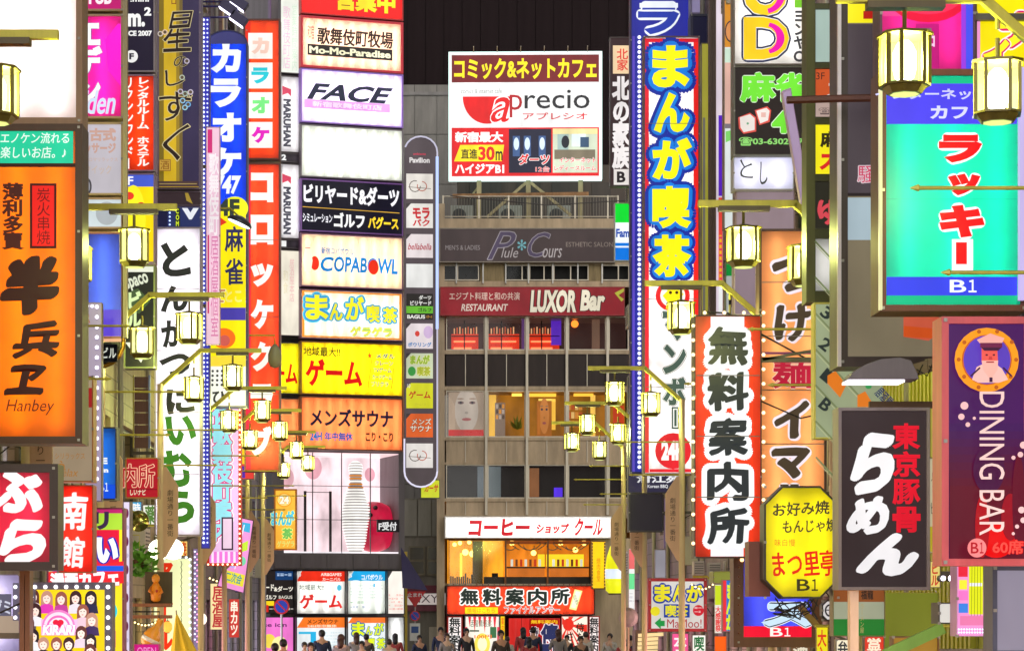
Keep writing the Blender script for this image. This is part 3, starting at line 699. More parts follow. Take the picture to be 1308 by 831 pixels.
s = S('yellow_lit_sign', 'plain yellow lit box sign with small orange lettering right of the coffee shop window', 'sign', (756,690,773,752), 98.6, .4, (120,80,20), 1.5, (255,205,20), 1.0, mount=False)
s.vtext('焼肉食堂', 762,712,767,742,(225,150,10),.02)
s.bulbs([(756.5, 692+i*4) for i in range(15)]+[(772.5, 692+i*4) for i in range(15)], .7, (255,190,60), 1.2)
# drum lantern sign
dl = empty('drum_lantern_sign', (X(786,98), 98, Z(757,98)), 'round yellow green lantern shaped sign with a white middle band beside the yellow sign', 'sign')
k = 98/F
MB().lathe((0,0,0), [(.28,0),(.40,.12),(.42,.6)], 20).build('lower_band', E((225,225,30), 1.0, True), dl, smooth=True)
MB().lathe((0,0,0), [(.425,.602),(.43,1.0)], 20).build('white_band', E((225,235,250), 1.0, True), dl, smooth=True)
MB().lathe((0,0,0), [(.425,1.002),(.36,1.5),(.22,1.95),(.12,2.05)], 20).build('upper_band', E((240,235,30), 1.0, True), dl, smooth=True)
MB().lathe((0,0,0), [(.3,-.06),(.3,-.005)], 16).build('base_ring', D((90,80,40), .5, .5), dl); MB().box(-.04,.04,.1,1.4,1.0,1.1).build('bracket', alu, dl)
# left grey neighbour with shop name
nb = empty('old_grey_shopfront', (X(543,103), 103, 0), 'old grey concrete shop building with closed shutters between pin showroom and coffee shop', 'building')
def nbx(x0,y0,x1,y1,a,b,m=None):
    m = m or MB(); return m.box(X(x0,103)-X(543,103), X(x1,103)-X(543,103), a, b, Z(y1,103), Z(y0,103))
nbx(500,636,569,900,.1,5).build('wall', D((130,124,112), .7, 0, .35, 2), nb)
for i in range(3): nbx(516+i*18,638,532.5+i*18,684,0,.1).build('wall_panel', D((150,146,134), .6, 0, .25, 2), nb)
for i, x in enumerate((522,545)):
    w_ = nbx(x,697,x+21,735,.0,.1).build('window', D((120,110,90), .5), nb)
    for j in range(2): nbx(x+2,699+j*18,x+19,714+j*18,-.01,-.001).build('pane', D((62,52,44), .3), w_)
nbx(519,747,569,757,-.15,.1).build('awning_band', D((120,40,60), .5), nb); nbx(519,757,569,772,-.1,.1).build('name_board', E((190,178,172), .75), nb); nbx(519,772,569,780,-.15,.1).build('lower_band', D((130,60,75), .5), nb)
nbx(548,800,569,860,-.02,.1).build('shutter_door', D((195,185,165), .6), nb)
s = S('shop_name_sign', 'pale shop name board with thin dark capitals behind the traffic signs', 'sign', (528,757,568,772), 102.8, .05, (160,150,145), .5, (198,186,180), .75, mount=False)
s.text('IXY', 535,759,560,769,(70,55,60),.0)

# ================================================================== LEISURE BUILDING WITH STACKED SIGNS (left of centre)
TH = R(17)
d = 86.0
lb = empty('leisure_building', (X(437,d), d, 0), 'narrow leisure building covered by a stack of lit signs with a bowling pin showroom', 'building', rz=TH)
kb = d/F; cb = math.cos(TH)
def bxl(px): return (px-437)*kb/cb
def bzl(py): return Z(py, d)
def lbox(x0,y0,x1,y1,a,b,m=None):
    m = m or MB(); return m.box(bxl(x0), bxl(x1), a, b, bzl(y1), bzl(y0))
wm = D((120,112,116), .6, 0, .25, 2)
m = MB(); lbox(350,-60,517,577,.35,8,m); lbox(350,706,517,727,.02,8,m); lbox(350,577,364,706,.05,8,m); lbox(509.5,577,517,706,.05,8,m); lbox(350,727,517,880,.35,8,m)
m.build('wall', wm, lb)
for i in range(5): lbox(352+i*33,708,384+i*33-.5,725.5,-.03,.02).build('cladding_panel', D((112,104,108), .45, .2), lb)
# showroom
m = MB(); lbox(364,577,510,706,2.6,2.7,m)
m.build('showroom_back_wall', E((246,218,226), 1.25, True, .3), lb)
lbox(364,704,510,706,.1,2.6).build('showroom_floor', E((240,232,238), 1.1, False), lb)
lbox(364,577,510,578.5,.1,2.6).build('showroom_ceiling', E((250,212,216), 1.1, False), lb)
for (x0,x1,y0,y1) in ((370,378,612,640),(384,396,640,700),(455,476,584,604),(476,500,584,610)): pass
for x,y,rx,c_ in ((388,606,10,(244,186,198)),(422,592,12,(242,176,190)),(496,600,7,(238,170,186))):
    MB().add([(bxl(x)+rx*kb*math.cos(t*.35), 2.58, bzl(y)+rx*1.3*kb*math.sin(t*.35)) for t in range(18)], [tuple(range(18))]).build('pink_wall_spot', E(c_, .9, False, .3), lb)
for i in range(4):
    for j in range(3):
        x0 = 364+i*36.5; y0 = 577+j*43
        m = MB(); lbox(x0,y0,x0+.7,y0+43,.08,.16,m); lbox(x0+.7,y0,x0+36.5,y0+.7,.08,.16,m); f_ = m.build('window', D((90,80,86), .4, .4), lb)
        MB().add([(bxl(x0+.7),.12,bzl(y0+43)),(bxl(x0+36.5),.12,bzl(y0+43)),(bxl(x0+36.5),.12,bzl(y0+.7)),(bxl(x0+.7),.12,bzl(y0+.7))],[(0,1,2,3)]).build('pane', GLASS(), f_)
for x0, x1 in ((395,398),(427,430)): lbox(x0,626,x1,705,.7,.76).build('showroom_post', D((70,60,64), .5), lb)
lbox(398,627,427,627.8,.7,.76).build('showroom_rail', D((90,80,84), .5), lb)
def rel(px, py, dy): # point in building space -> world
    v = Vector((bxl(px), dy, 0)); v.rotate(lb.rotation_euler); return (lb.location.x+v.x, lb.location.y+v.y, Z(py, d))
prof = [(.06,0),(.30,.03),(.40,.35),(.56,.95),(.60,1.35),(.55,1.75),(.42,2.15),(.28,2.5),(.25,2.75),(.27,2.95),(.30,3.1),(.29,3.22),(.2,3.34),(.03,3.38)]
prof = [(r*.93, z) for r, z in prof]
def radius(z):
    for (r0,z0),(r1,z1) in zip(prof, prof[1:]):
        if z0 <= z <= z1: return r0+(r1-r0)*(z-z0)/(z1-z0)
    return .05
pn = empty('giant_bowling_pin', rel(464,704,1.1), 'giant white ribbed bowling pin with orange neck bands in the lit showroom', 'bowling pin')
MB().lathe((0,0,0), [(r*.9, z) for r, z in prof], 24).build('core', E((190,180,180), .7), pn, smooth=True)
k_ = 0
z = .08
while z < 3.34:
    orange = 2.36 < z < 2.9 and not (2.58 < z < 2.68)
    r0, r1 = radius(z), radius(min(3.37, z+.055))
    MB().lathe((0,0,0), [(r0*.9,z),(r0,z+.004),(r1,z+.055),(r1*.9,z+.06)], 24).build('orange_band' if orange else 'rib', E((232,140,40), .95) if orange else E((255,250,246), 1.25), pn)
    z += .105
bl = empty('giant_bowling_ball', rel(492,704,1.6), 'huge glossy crimson bowling ball standing behind the pin', 'bowling ball')
MB().ball((0,0,.97), .95, 28, 18).build('shell', E((206,28,66), .8, False, .3), bl, smooth=True)
for x_, z_ in ((-.22,1.62),(.08,1.66),(-.1,1.38)): MB().ball((x_,-.69 if z_ > 1.5 else -.86,z_), .09, 10, 6).build('finger_hole', D((60,10,20), .5), bl)
s = S('reception_sign', 'small black box sign reading reception across the crimson ball', 'sign', (482,663,510,679), 86.2, .1, (30,26,28), .8, (30,24,28), .9, rz=TH, mount=False)
s.text('F受付', 484,666,507,677,(240,240,240),.03)
# purple angled awning beside the building
m = MB().add([(X(512,84),84,Z(698,84)),(X(514,84),84,Z(750,84)),(X(546,84),83,Z(753,84)),(X(512,84),84.1,Z(698,84)),(X(514,84),84.12,Z(750.5,84)),(X(546,84),83.1,Z(753.5,84))],[(0,1,2),(5,4,3),(0,2,5,3),(1,4,5,2)])
m.build('triangular_awning', D((66,60,100), .6), None, label='dark violet triangular awning jutting from the leisure building corner', cat='awning')

def stack(name, label, box, face, th=.35, fr=(120,90,130), fw=1.6, em=.98, dd=85.2, **kw):
    return S(name, label, 'sign', box, dd, th, fr, fw, face, em, group='signs stacked on the leisure building', rz=TH, mount=False, **kw)
s = stack('box_sign', 'red lit sign with yellow kanji at the very top of the central stack', (385,-22,515,22), (236,10,12), fr=(180,20,20))
s.text('営業中', 430,-16,505,14,(255,220,30),.05,((120,0,0),.03))
s = stack('box_sign', 'cream lit pasture restaurant sign with red border and black brush kanji', (385,24,515,90), (250,244,205), fr=(205,20,50), fw=3)
s.text('和宿', 394,36,402,54,(40,30,20),.0).text('歌舞伎町牧場', 406,37,502,60,(30,25,20),.035,sh=.05,brush=0.015).rect(394,60,501,74,(30,26,24)).text('Mo-Mo-Paradise', 396,62.5,499,71.5,(250,244,205),.04)
s = stack('box_sign', 'white lit sign with four dark slanted capital letters over a pink bar', (385,91,515,160), (240,240,250), fr=(150,110,200), fw=1.8)
s.text('FACE', 393,109,502,130,(28,34,58),.035,sh=.35).rect(390,130,498,141,(232,160,232)).text('新宿歌舞伎町店', 400,132,488,139,(250,225,250),.03)
s = stack('box_sign', 'blank greenish white lit sign panel without any writing', (385,162,515,229), (226,236,224), fr=(120,110,120))
for i in range(1,4): s.line([(385+i*32.5,165),(385+i*32.5,227)], .4, (210,222,208))
s = stack('box_sign', 'black lit sign for billiards, darts and golf with white and yellow katakana', (385,231,515,298), (22,20,34), fr=(150,100,190), fw=1.8)
s.text('ビリヤード&ダーツ', 389,237,510,262,(250,248,255),.045).line([(388,267),(510,269)], .9, (220,170,60))
s.text('シミュレーション', 388,275,425,286,(240,240,250),.03).text('ゴルフ', 427,272,466,291,(255,255,255),.045).text('バグース', 470,275,509,291,(255,214,50),.045)
s = stack('box_sign', 'cream lit bowling alley sign with blue Roman letters, two red balls and a pin outline', (385,300,515,368), (252,236,180), fr=(150,100,140))
s.text('新宿コパボウル', 411,317,452,326,(30,120,190),.025)
s.text('C', 410,329,427,348,(0,132,216),.03,sh=.15).text('OPABOWL', 427,328,508,348,(0,132,216),.03,sh=.1)
s.disc(403,338,5.5,9,(232,50,28)).disc(477,340,6.5,9.5,(232,50,28)).disc(394,312,3.6,5.5,(255,248,215)).poly([(391,316),(397,316),(400,335),(398,349),(390,349),(388,335)],(255,248,215)).line([(391,319),(397,319)], 1, (230,90,60))
s = stack('box_sign', 'cream and orange edged manga cafe sign with fat yellow characters outlined in blue', (385,371,515,434), (252,244,205), fr=(140,90,120))
s.rect(387,373,513,375,(240,150,50)).rect(387,430,513,432,(240,150,50)).rect(510,373,513,432,(240,150,50)).rect(387,373,390,432,(240,150,50))
for c_, a, b, e, f_ in (('ま',391,378,420,410),('ん',421,388,438,410),('が',441,378,465,409),('喫',468,389,485,411),('茶',488,391,507,411)):
    s.text(c_, a, b, e, f_, (246,238,40), .04, ((60,150,205),.07), out2=((90,200,225),.12))
s.text('ゲラゲラ', 447,417,500,429,(245,240,80),.03,((90,190,120),.05))
s = stack('box_sign', 'yellow lit games sign with large red katakana and a column of small blue words', (385,437,515,505), (255,240,20), fr=(150,100,60))
s.text('地域最大!!', 389,444,435,456,(60,60,20),.02).text('ゲーム', 391,459,463,494,(222,20,20),.045).line([(476,452),(470,494)], .8, (230,150,20)).line([(505,452),(500,494)], .8, (230,150,20))
for i, t in enumerate(('メダル','クレーン','TVゲーム','カードゲーム','プリクラ')): s.text(t, 480-i*1.5,450+i*9,504-i*2+(i==3)*2,456.5+i*9,(10,110,150),.035)
s.text('★', 469,449,475,457,(220,60,30),.0)
s = stack('box_sign', "orange lit men's sauna sign with navy katakana", (385,507,515,575), (246,138,78), fr=(140,90,60))
s.text('メンズサウナ', 397,522,502,545,(24,28,52),.035).text('24H', 397,552,412,563,(20,110,190),.04).text('年中無休', 415,552,451,563,(20,90,180),.035).text('こり・こり', 467,551,502,563,(60,30,20),.04)
# lower directory panels
def low(label, box, face, **kw): return stack('directory_panel', label, box, face, .2, (40,38,42), 1, dd=85.4, **kw)
s = low('white directory panel with red cap and large red games katakana above the crowd', (379,728,441,784), (240,240,238))
s.poly([(386,729),(440,729),(440,742),(380,742)],(232,48,26)).text('10', 380,731,385,736,(240,240,240),.02).text('カーニバル', 412,737,435,741,(255,240,230),.02).text('AIR&GAMES', 410,731,436,735,(255,240,230),.02)
s.text('地域最大!!', 383,746,414,753,(60,90,80),.01).text('ゲーム', 383,758,437,777,(224,38,34),.04).disc(433,750,3,4,(80,190,220))
s = low('white directory panel with bright blue cap and rows of small print', (444,728,493,784), (236,244,240))
s.poly([(452,729),(492,729),(492,741),(445,741)],(30,165,225)).text('コパボウル', 462,733,489,740,(240,250,255),.03).text('6', 446,731,450,737,(240,240,240),.02).lines(448,746,489,765,5,(170,200,195)).lines(448,767,472,772,1,(60,150,90)).lines(448,773,472,778,1,(50,90,170)).rect(477,745,479,749,(60,180,225))
s = low('narrow pale directory panel with sparse red print beside the yellow corner strip', (495,728,517,784), (246,238,228))
s.lines(497,758,515,780,5,(240,120,110)).poly([(495,728),(502,728),(495,740)],(60,58,60))
s = low('white directory panel with orange cap and blue kanji block, partly hidden by the crowd', (379,787,441,858), (235,240,242))
s.poly([(388,788),(440,788),(440,801),(380,801)],(244,120,40)).text('メンズサウナ', 393,790,432,796,(70,40,20),.02).text('24H年中無休', 393,797,430,800.5,(255,230,200),.02).rect(397,806,404,822,(40,175,225)).rect(382,806,397,809,(60,185,225)).lines(408,806,437,830,6,(190,215,222))
s = low('white directory panel with orange cap and yellow green manga characters', (444,787,493,858), (236,242,244))
s.poly([(450,788),(492,788),(492,795),(445,795)],(240,120,50))
for c_, a, b, e, f_ in (('ま',450,794,466,812),('ん',467,799,476,811),('が',478,795,490,811),('喫',470,814,479,828),('茶',481,814,492,828)): s.text(c_,a,b,e,f_,(225,240,30),.04,((40,110,170),.08))
s.disc(456,822,5,6,(60,160,70))
s = low('blank white lit directory panel at the building corner', (495,787,517,858), (236,240,244))
s = low('black directory panel listing darts and golf in white and yellow, behind the no parking sign', (316,728,375,783), (34,30,30))
s.rect(352,729,374,740,(20,60,110)).lines(354,731,372,738,1,(200,225,255)).text('ビリヤード', 322,745,350,754,(240,235,220),.03).text('&ダーツ', 350,748,374,755,(240,235,220),.03).text('ゴルフ', 338,759,353,765,(245,240,225),.03).text('BAGUS', 356,760,373,764,(230,225,210),.01).rect(316,767,350,773,(250,215,30)).rect(330,772,343,781,(215,40,30)).lines(318,775,374,781,1,(220,215,205))
s = low('pink directory panel with white rounded window showing a colourful print', (310,787,375,858), (238,120,205))
s.text('arise ion', 324,795,366,800,(90,30,90),.02).rect(312,806,334,850,(70,60,90)).rect(313.5,808,332,850,(190,215,225)).disc(344,818,8,9,(240,215,80)).disc(357,824,10,12,(245,235,160)).lines(314,812,331,846,7,(150,170,200))
MB().box(0,.12,0,.12,0,Z(703,85)).build('yellow_corner_strip', D((210,180,60), .5), None, label='thin yellow corner strip along the right edge of the directory panels', cat='corner strip').location = (X(516,86.2), 86.4, 0)
# side stack (left flank)
def side(label, box, face, **kw): return stack('side_sign', label, box, face, .3, (80,70,76), 1.2, dd=84.8, **kw)
s = side('pale green white side sign with faint pink vertical lettering at the top', (358,-20,383,94), (232,236,226))
s.vtext('歌舞伎町店', 362,8,371,88,(236,190,215),.0).vtext('営業時間案内', 373,5,380,90,(205,228,205),.0)
for i, (y0, y1, nn) in enumerate(((97,195,'2'),(209,305,'1'))):
    s = side(('upper white pachinko hall side sign, beside the sign with four slanted capital letters','lower white pachinko hall side sign, beside the black billiards and darts sign')[i], (358,y0,383,y1), (232,232,240))
    s.poly([(361,y0+13),(372,y0+17),(372,y0+26),(368,y0+22),(361,y0+25)],(222,70,100))
    s.text('MARUHAN', 367-29, y0+60-5, 367+29, y0+60+5, (70,70,84), .06, rot=-90)
    s2 = side(('dark strip with a 2 under the upper white pachinko side sign','dark strip with a 1 under the lower white pachinko side sign')[i], (358,y1+.5,383,y1+12.5), (58,50,62))
    s2.text(nn, 360,y1+2.5,366,y1+10,(240,240,240),.05)
s = side('beige lit side sign with faded pink handwriting', (358,319,383,429), (238,230,212))
s.vtext('居酒屋本店', 370,330,376,385,(232,180,180),.0).vtext('和食', 362,345,368,375,(225,215,180),.0)
s = side('yellow side sign ending in a large red katakana, beside the games sign', (352,437,383,503), (255,240,20))
s.text('ーム', 350,464,380,490,(222,20,20),.04)
s = side('plain orange side sign next to the sauna sign', (352,508,383,574), (246,138,78))
s = stack('building_fascia', 'dim ribbed lilac backing above the orange karaoke sign', (345,-20,357,60), (180,165,190), em=.7, dd=85.6)

# tenant column sign with rounded ends
s = S('tenant_column_sign', 'tall grey tenant column sign with rounded white tube edges and eleven small logo panels', 'sign', (516,174,559,622), 83.5, .35, (90,80,88), 1.2, (88,76,82), .7, shape='pill', cut=20, mount=False, rz=R(4))
tp = [(s.lx(558.3),-.03,s.lz(y)) for y in (200,420)]
MB().tube([(x,-.03,z) for x, z in s.shape_pts('pill',516.5,174.5,558.5,621.5,20)[10:21]], .03, 6).build('neon_tube', E((205,202,225), .75, False, 0), s.root)
MB().tube([(x,-.03,z) for x, z in s.shape_pts('pill',516.5,174.5,558.5,621.5,20)[0:11]], .03, 6).build('neon_tube', E((225,222,245), .9, False, 0), s.root)
MB().tube(tp, .05, 6).build('neon_tube', E((170,190,250), 1.2, False, 0), s.root)
MB().tube([(s.lx(516.5),-.03,s.lz(y)) for y in (560,602)], .03, 6).build('neon_tube', E((225,222,245), .9, False, 0), s.root)
s.text('Pavilion', 523,201,549,208,(240,235,235),.04).text('ambiente', 528,195,544,198,(220,60,90),.02)
P_ = [((222,254),(250,244,236)),((260,291),(250,246,240)),((299,329),(248,236,238)),((337,367),(248,248,246)),((375,408),(38,34,32)),((413,445),(244,232,236)),((451,483),(214,224,190)),((489,521),(226,226,40)),((528,558),(240,104,44)),((566,597),(246,240,236))]
for i, ((a, b), c_) in enumerate(P_):
    o_ = MB(); ls = s.layer; s.layer = 1
    MB().box(s.lx(519), s.lx(553), .0, .028, s.lz(b), s.lz(a)).build('logo_panel', s.m(c_), s.root); s.layer = 8
    if i in (1,2,5,6,7,8): s.poly([(518.8,a),(525,a),(518.8,a+7)], (60,54,56))
    if i in (0, 9):
        y = (a+b)/2
        s.line([(530+7*math.cos(t*.5), y+7*math.sin(t*.5)) for t in range(11)], 1.1, (110,100,95)).line([(539+6*math.cos(t*.5), y+6*math.sin(t*.5)) for t in range(-3, 8)], 1.0, (200,90,60)).line([(522,y+1),(550,y+3)], .7, (120,100,90))
    if i == 1: s.text('モラ', 527,265,549,280,(214,36,46),.05,sh=-.1).text('バク', 527,280,549,289,(214,36,46),.04)
    if i == 2: s.text('bellabella', 521,311,551,319,(190,30,60),.01,sh=.3)
    if i == 4: s.text('ダーツ', 535,377,551,383,(245,245,240),.04).text('ビリヤード', 524,384,551,390,(245,245,240),.04).rect(519,391,553,400,(110,200,50)).text('ゴルフ', 534,393,551,398,(30,60,20),.03).text('BAGUS', 520,402,543,407,(245,245,240),.04).text('バグース', 544,402.5,552,406.5,(240,170,60),.02)
    if i == 5: s.disc(533,426,3,3.6,(226,70,60)).disc(547,424,6,8,(220,190,230)).text('ボウリング', 521,437,551,443,(40,130,200),.03)
    if i == 6: s.text('まんが', 524,453,549,465,(150,190,50),.05,((245,240,140),.06)).text('喫茶', 533,468,550,480,(180,190,50),.04,((245,240,140),.06)).disc(526,474,5,6,(60,160,70))
    if i == 7: s.text('ゲーム', 522,499,550,509,(200,40,30),.03).text('ゲーム・1F', 530,514,544,518,(200,190,60),.0).text('10', 520,490,524,495,(240,240,240),.0)
    if i == 8: s.text('メンズ', 526,534,551,542,(255,240,220),.02,((110,40,20),.05)).text('サウナ', 524,543,551,551,(255,240,220),.02,((110,40,20),.05))
s.layer = 0
s = S('arrow_light', 'yellow green lit sign corner with red strokes below the tenant column', 'sign', (537,612,562,636), 84.6, .2, (110,120,90), 1, (205,212,40), .95, mount=False)
s.text('カーサ', 542,618,560,628,(190,70,30),.04,sh=.2)
# far billboards at the right of the centre
s = S('blade_sign', 'dark brown blade sign with white brush kanji, orange logo and a small B panel', 'sign', (779,47,806,238), 62, .3, (90,78,80), 1.5, (58,40,42), .9)
s.rect(783,58,804,94,(246,214,170)).vtext('北家', 788,62,802,90,(232,70,60),.02).vtext('北の家族', 783,98,804,214,(246,240,240),.05).rect(784,216,804,236,(238,232,228)).text('B', 788,219,799,233,(40,34,36),.04)
s = S('convenience_store_sign', 'small convenience store sign in green, white and blue bands with cut off blue letters', 'sign', (785,259,806,333), 63, .25, (220,230,235), 1, (240,246,250), 1.0)
s.rect(786,260,804,284,(10,215,50)).rect(786,310,804,332,(10,118,225)).rect(786,314,804,316,(240,246,250)).text('Fam', 787,292,804,303,(20,70,170),.04)

# ================================================================== LEFT ROW OF SIGNS
s = S('box_sign', 'huge blank white lit sign filling the top left corner', 'sign', (-70,-60,105,158), 24, .4, (150,115,95), 8, (246,246,255), 1.0)
s = S('lantern_restaurant_sign', 'bright orange vertical sign with huge black brush kanji under a teal strip', 'sign', (-60,158,105,566), 23.9, .45, (70,38,24), 9, (250,112,4), 1.0)
s.rect(-51,164,93,208,(30,196,150),em=1.0).rect(-51,208,96,213,(60,24,14),em=.6)
s.text('エノケン流れる', 0,169,88,183,(225,245,235),.012,sh=.1).text('楽しいお店。♪', 0,187,84,202,(225,245,235),.012,sh=.1)
s.rect(38,234,72,317,(60,8,12)).rect(41,237,69,314,(232,26,22))
s.vtext('炭火串焼', 47,240,64,312,(110,10,14),.0)
s.vtext('薄利多賣', 4,234,29,318,(70,26,20),.04)
s.text('半', 0,325,79,404,(52,20,16),.10,sh=.03,brush=0.03).text('兵', 12,409,79,459,(52,20,16),.06,sh=.08,brush=0.03).text('ヱ', 5,465,61,505,(52,20,16),.06,sh=.1,brush=0.03)
s.text('Hanbey', 8,510,70,530,(90,34,20),.0,sh=.25)
s = S('box_sign', 'magenta sign fragment with white letters at the top of the second column', 'sign', (105,-60,157,14), 30, .3, (190,160,130), 2.5, (190,20,110))
s.text('PUB', 113,-12,142,5,(255,235,245),.05)
s = S('box_sign', 'hot pink sign with white katakana and a pale script word', 'sign', (105,18,157,151), 30, .3, (190,160,130), 2.5, (226,24,170))
s.poly([(134,50),(150,30),(154,30),(154,110),(138,90)],(250,20,200)).vtext('エデン', 98,24,128,134,(245,250,250),.05,((120,60,150),.03)).text('Eden', 98,116,147,145,(200,225,250),.0,((235,200,240),.03),sh=.3)
s = S('box_sign', 'grey white massage sign with faded brown lettering', 'sign', (105,156,157,249), 30, .3, (190,160,130), 2.5, (196,190,204), .85)
s.text('古式', 114,163,148,180,(200,160,150),.05).text('マッサージ', 96,182,148,196,(200,160,150),.05).text('アロマリラックス', 108,201,150,206,(205,170,150),.0).text('クイック', 108,211,142,222,(205,180,160),.0).disc(111,238,6,11,(70,66,74)).disc(112,238,3,7,(150,150,160))
s = S('box_sign', 'pale sign with a grey oval, half hidden by a street lamp arm', 'sign', (105,252,157,292), 30, .3, (190,150,130), 2.5, (214,226,236), .85)
s.disc(136,272,14,15,(180,186,196))
s = S('box_sign', 'blank blue to violet lit sign above the curved bar corner', 'sign', (105,296,157,432), 30, .3, (200,130,110), 2.5, (66,104,232), .95)
s.rect(107.5,395,154.5,429,(96,70,214)).rect(107.5,429,157,436,(240,180,140))
# curved brass pipe and little black building sign
r_ = empty('curved_corner_sign', (X(140,29.8), 29.8, Z(470,29.8)), 'small black building name board with a curved brass edge', 'sign')
k = 29.8/F
pts = [(X(x,29.8)-X(140,29.8), 0, Z(y,29.8)-Z(470,29.8)) for x, y in ((158,250),(158,430),(157,444),(152,455),(144,463),(134,467),(126,468))]
MB().tube(pts, .028, 8).build('brass_tube', D((190,140,50), .3, .8), r_, smooth=True)
MB().prism([(X(x,29.8)-X(140,29.8), Z(y,29.8)-Z(470,29.8)) for x, y in ((126,437),(126,465),(134,464),(144,460),(151,452),(154,443),(154,437))], .0, .2).build('name_board', D((34,32,36), .4), r_)
t_ = S('building_name_panel', 'tiny dark name strip with white katakana inside the curved corner', 'sign', (127,439,150,462), 29.7, .03, (34,32,36), .3, (30,30,34), .8, mount=False)
t_.text('ビル', 130,443,148,457,(220,225,220),.02)
S('sign_post', 'dull grey tan mast beside the pink and magenta column of signs', 'sign post', (157,-60,162,431), 29.6, .12, (176,160,128), 2.4, (176,160,128), .35, mount=False)
# bulb strip board
s = S('bulb_strip_board', 'lilac grey upright board with a column of white bulbs', 'light board', (108,386,130,640), 28.9, .15, (120,100,120), 1, (176,160,190), .7, mount=False)
s.bulbs([(124, 392+i*12.9) for i in range(18)], 2.6, (240,235,255), 2.0).bulbs([(112+i*6,391) for i in range(2)], 2.2, (240,235,255), 2.0)
s.text('R', 109,399,115,412,(170,80,80),.05)
# column 3
s = S('box_sign', 'dark navy sign with white lettering m squared and the year 2007', 'sign', (160,-60,198,92), 34, .3, (150,140,160), 2, (30,22,46), .9)
s.text('.mini', 166,-4,190,2,(240,240,240),.03).text('m.', 163,17,185,34,(245,245,245),.045).text('2', 184,9,193,20,(245,245,245),.05).text('SINCE 2007', 151,39,194,46,(245,245,245),.05).disc(168,72,8,8,(245,245,245)).text('F', 165,68,171,76,(30,22,46),.05)
s = S('box_sign', 'orange red rental room and hostel sign with white vertical katakana', 'sign', (160,95,198,219), 34, .3, (150,120,160), 2, (240,62,14), 1.0)
s.vtext('レンタルルーム ホステル', 175,98,190,212,(255,245,240),.04).vtext('リクシンワンドー', 158,98,170,216,(255,245,240),.03)
s = S('box_sign', 'yellow and blue sign with a cut off white F, behind the first lantern arm', 'sign', (160,221,198,336), 34, .3, (150,120,160), 2, (250,214,10), 1.0)
s.rect(162,223,196,238,(70,90,200)).text('F', 163,225,170,236,(240,240,250),.02).disc(170,280,16,44,(250,235,40)).disc(180,262,5,4,(225,60,40)).disc(165,250,6,5,(225,60,40))
s = S('box_sign', 'white and black sign with slanted pale word and a B1 arrow at its foot', 'sign', (158,338,198,470), 34.2, .3, (120,130,90), 2, (40,42,38), .85)
s.rect(160,340,196,347,(230,232,225)).text('spaco', 160,352,190,370,(215,220,210),.03,rot=18)
s.poly([(160,375),(176,368),(192,384),(178,400),(160,398)],(70,90,60)).vtext('ビル', 162,372,180,420,(210,230,180),.05).poly([(160,437),(193,437),(180,463)],(240,242,236)).text('B1', 166,441,183,451,(40,40,44),.012)
# gold sign
s = S('box_sign', 'tall gold and navy sign with flowing black brush hiragana, at the top of its column', 'sign', (200,-60,257,242), 41.2, .35, (120,104,140), 3, (206,170,34), .98)
s.rect(203,-57,209,238,(120,100,30)).rect(233,-57,254,238,(52,44,74)).rect(229,-57,233,238,(110,92,48)).rect(225,-57,229,238,(150,124,40))
s.text('星', 208,14,245,66,(40,28,24),.0,((205,190,140),.02),sh=.2,brush=0.03).text('の', 222,72,240,86,(40,28,24),.0,((205,190,140),.02),brush=0.03).text('し', 211,88,236,110,(40,28,24),.0,((205,190,140),.02),rot=10,brush=0.03).text('ず', 204,116,246,156,(40,28,24),.0,((205,190,140),.02),sh=.1,brush=0.03).text('く', 209,160,241,206,(40,28,24),.0,((205,190,140),.02),sh=.3,brush=0.03)
for a, b, c_ in ((205,44,(190,180,170)),(211,42,(220,190,160)),(239,79,(190,180,200)),(233,100,(180,190,170)),(231,118,(190,180,200)),(237,121,(160,180,170)),(244,119,(190,180,200)),(234,130,(140,190,220)),(241,135,(110,170,220)),(237,139,(150,200,220))): s.disc(a,b,3.5,3.5,c_).disc(a,b,2.2,2.2,(90,76,60))
s.rect(204,205,219,220,(140,100,40)).rect(205,206,218,219,(190,150,60)).text('酒', 206,207,217,218,(120,70,20),.0).text('囗', 220,1,226,8,(120,60,30),.03)
s.rect(203,233,254,240,(70,50,50)).line([(205,236.5),(252,236.5)], 1.2, (150,130,80))
S('dark_strip_sign', 'dark brown strip under the gold sign with a yellow swoosh', 'sign', (200,244,257,263), 41.2, .3, (100,80,110), 1.5, (60,44,50), .7).poly([(236,246),(240,246),(246,260),(238,256)],(190,160,60))
s = S('box_sign', 'navy sign with a big white V, squeezed between the gold and white signs', 'sign', (200,264,257,291), 41.2, .3, (90,90,160), 1.5, (40,50,100), .9)
s.rect(224,265,230,290,(30,40,30)).vtext('COM', 224.5,265,229.5,289,(210,230,40),.04).text('V', 232,265,254,280,(240,245,255),.08).rect(202,266,214,289,(24,24,60))
s.bulbs([(217,267+i*5) for i in range(5)],1.3,(180,200,255),1.6)
s = S('pork_cutlet_sign', 'tall white sign with thick black then green slanted hiragana', 'sign', (197,290,257,684), 41, .35, (170,160,176), 2, (240,240,248), 1.0); s.seams(5)
blk = (44,46,40)
s.text('と', 206,308,242,353,blk,.05,rot=6).text('ん', 204,364,240,398,blk,.05,rot=4).text('か', 206,408,236,443,blk,.045,rot=6).text('つ', 204,452,244,480,blk,.045,rot=8).text('に', 212,496,248,528,blk,.05,rot=4).text('い', 212,530,250,568,(60,120,34),.055,rot=6).text('む', 206,574,246,622,(60,120,34),.055,rot=6).text('ら', 212,624,248,668,(60,120,34),.06,rot=6)
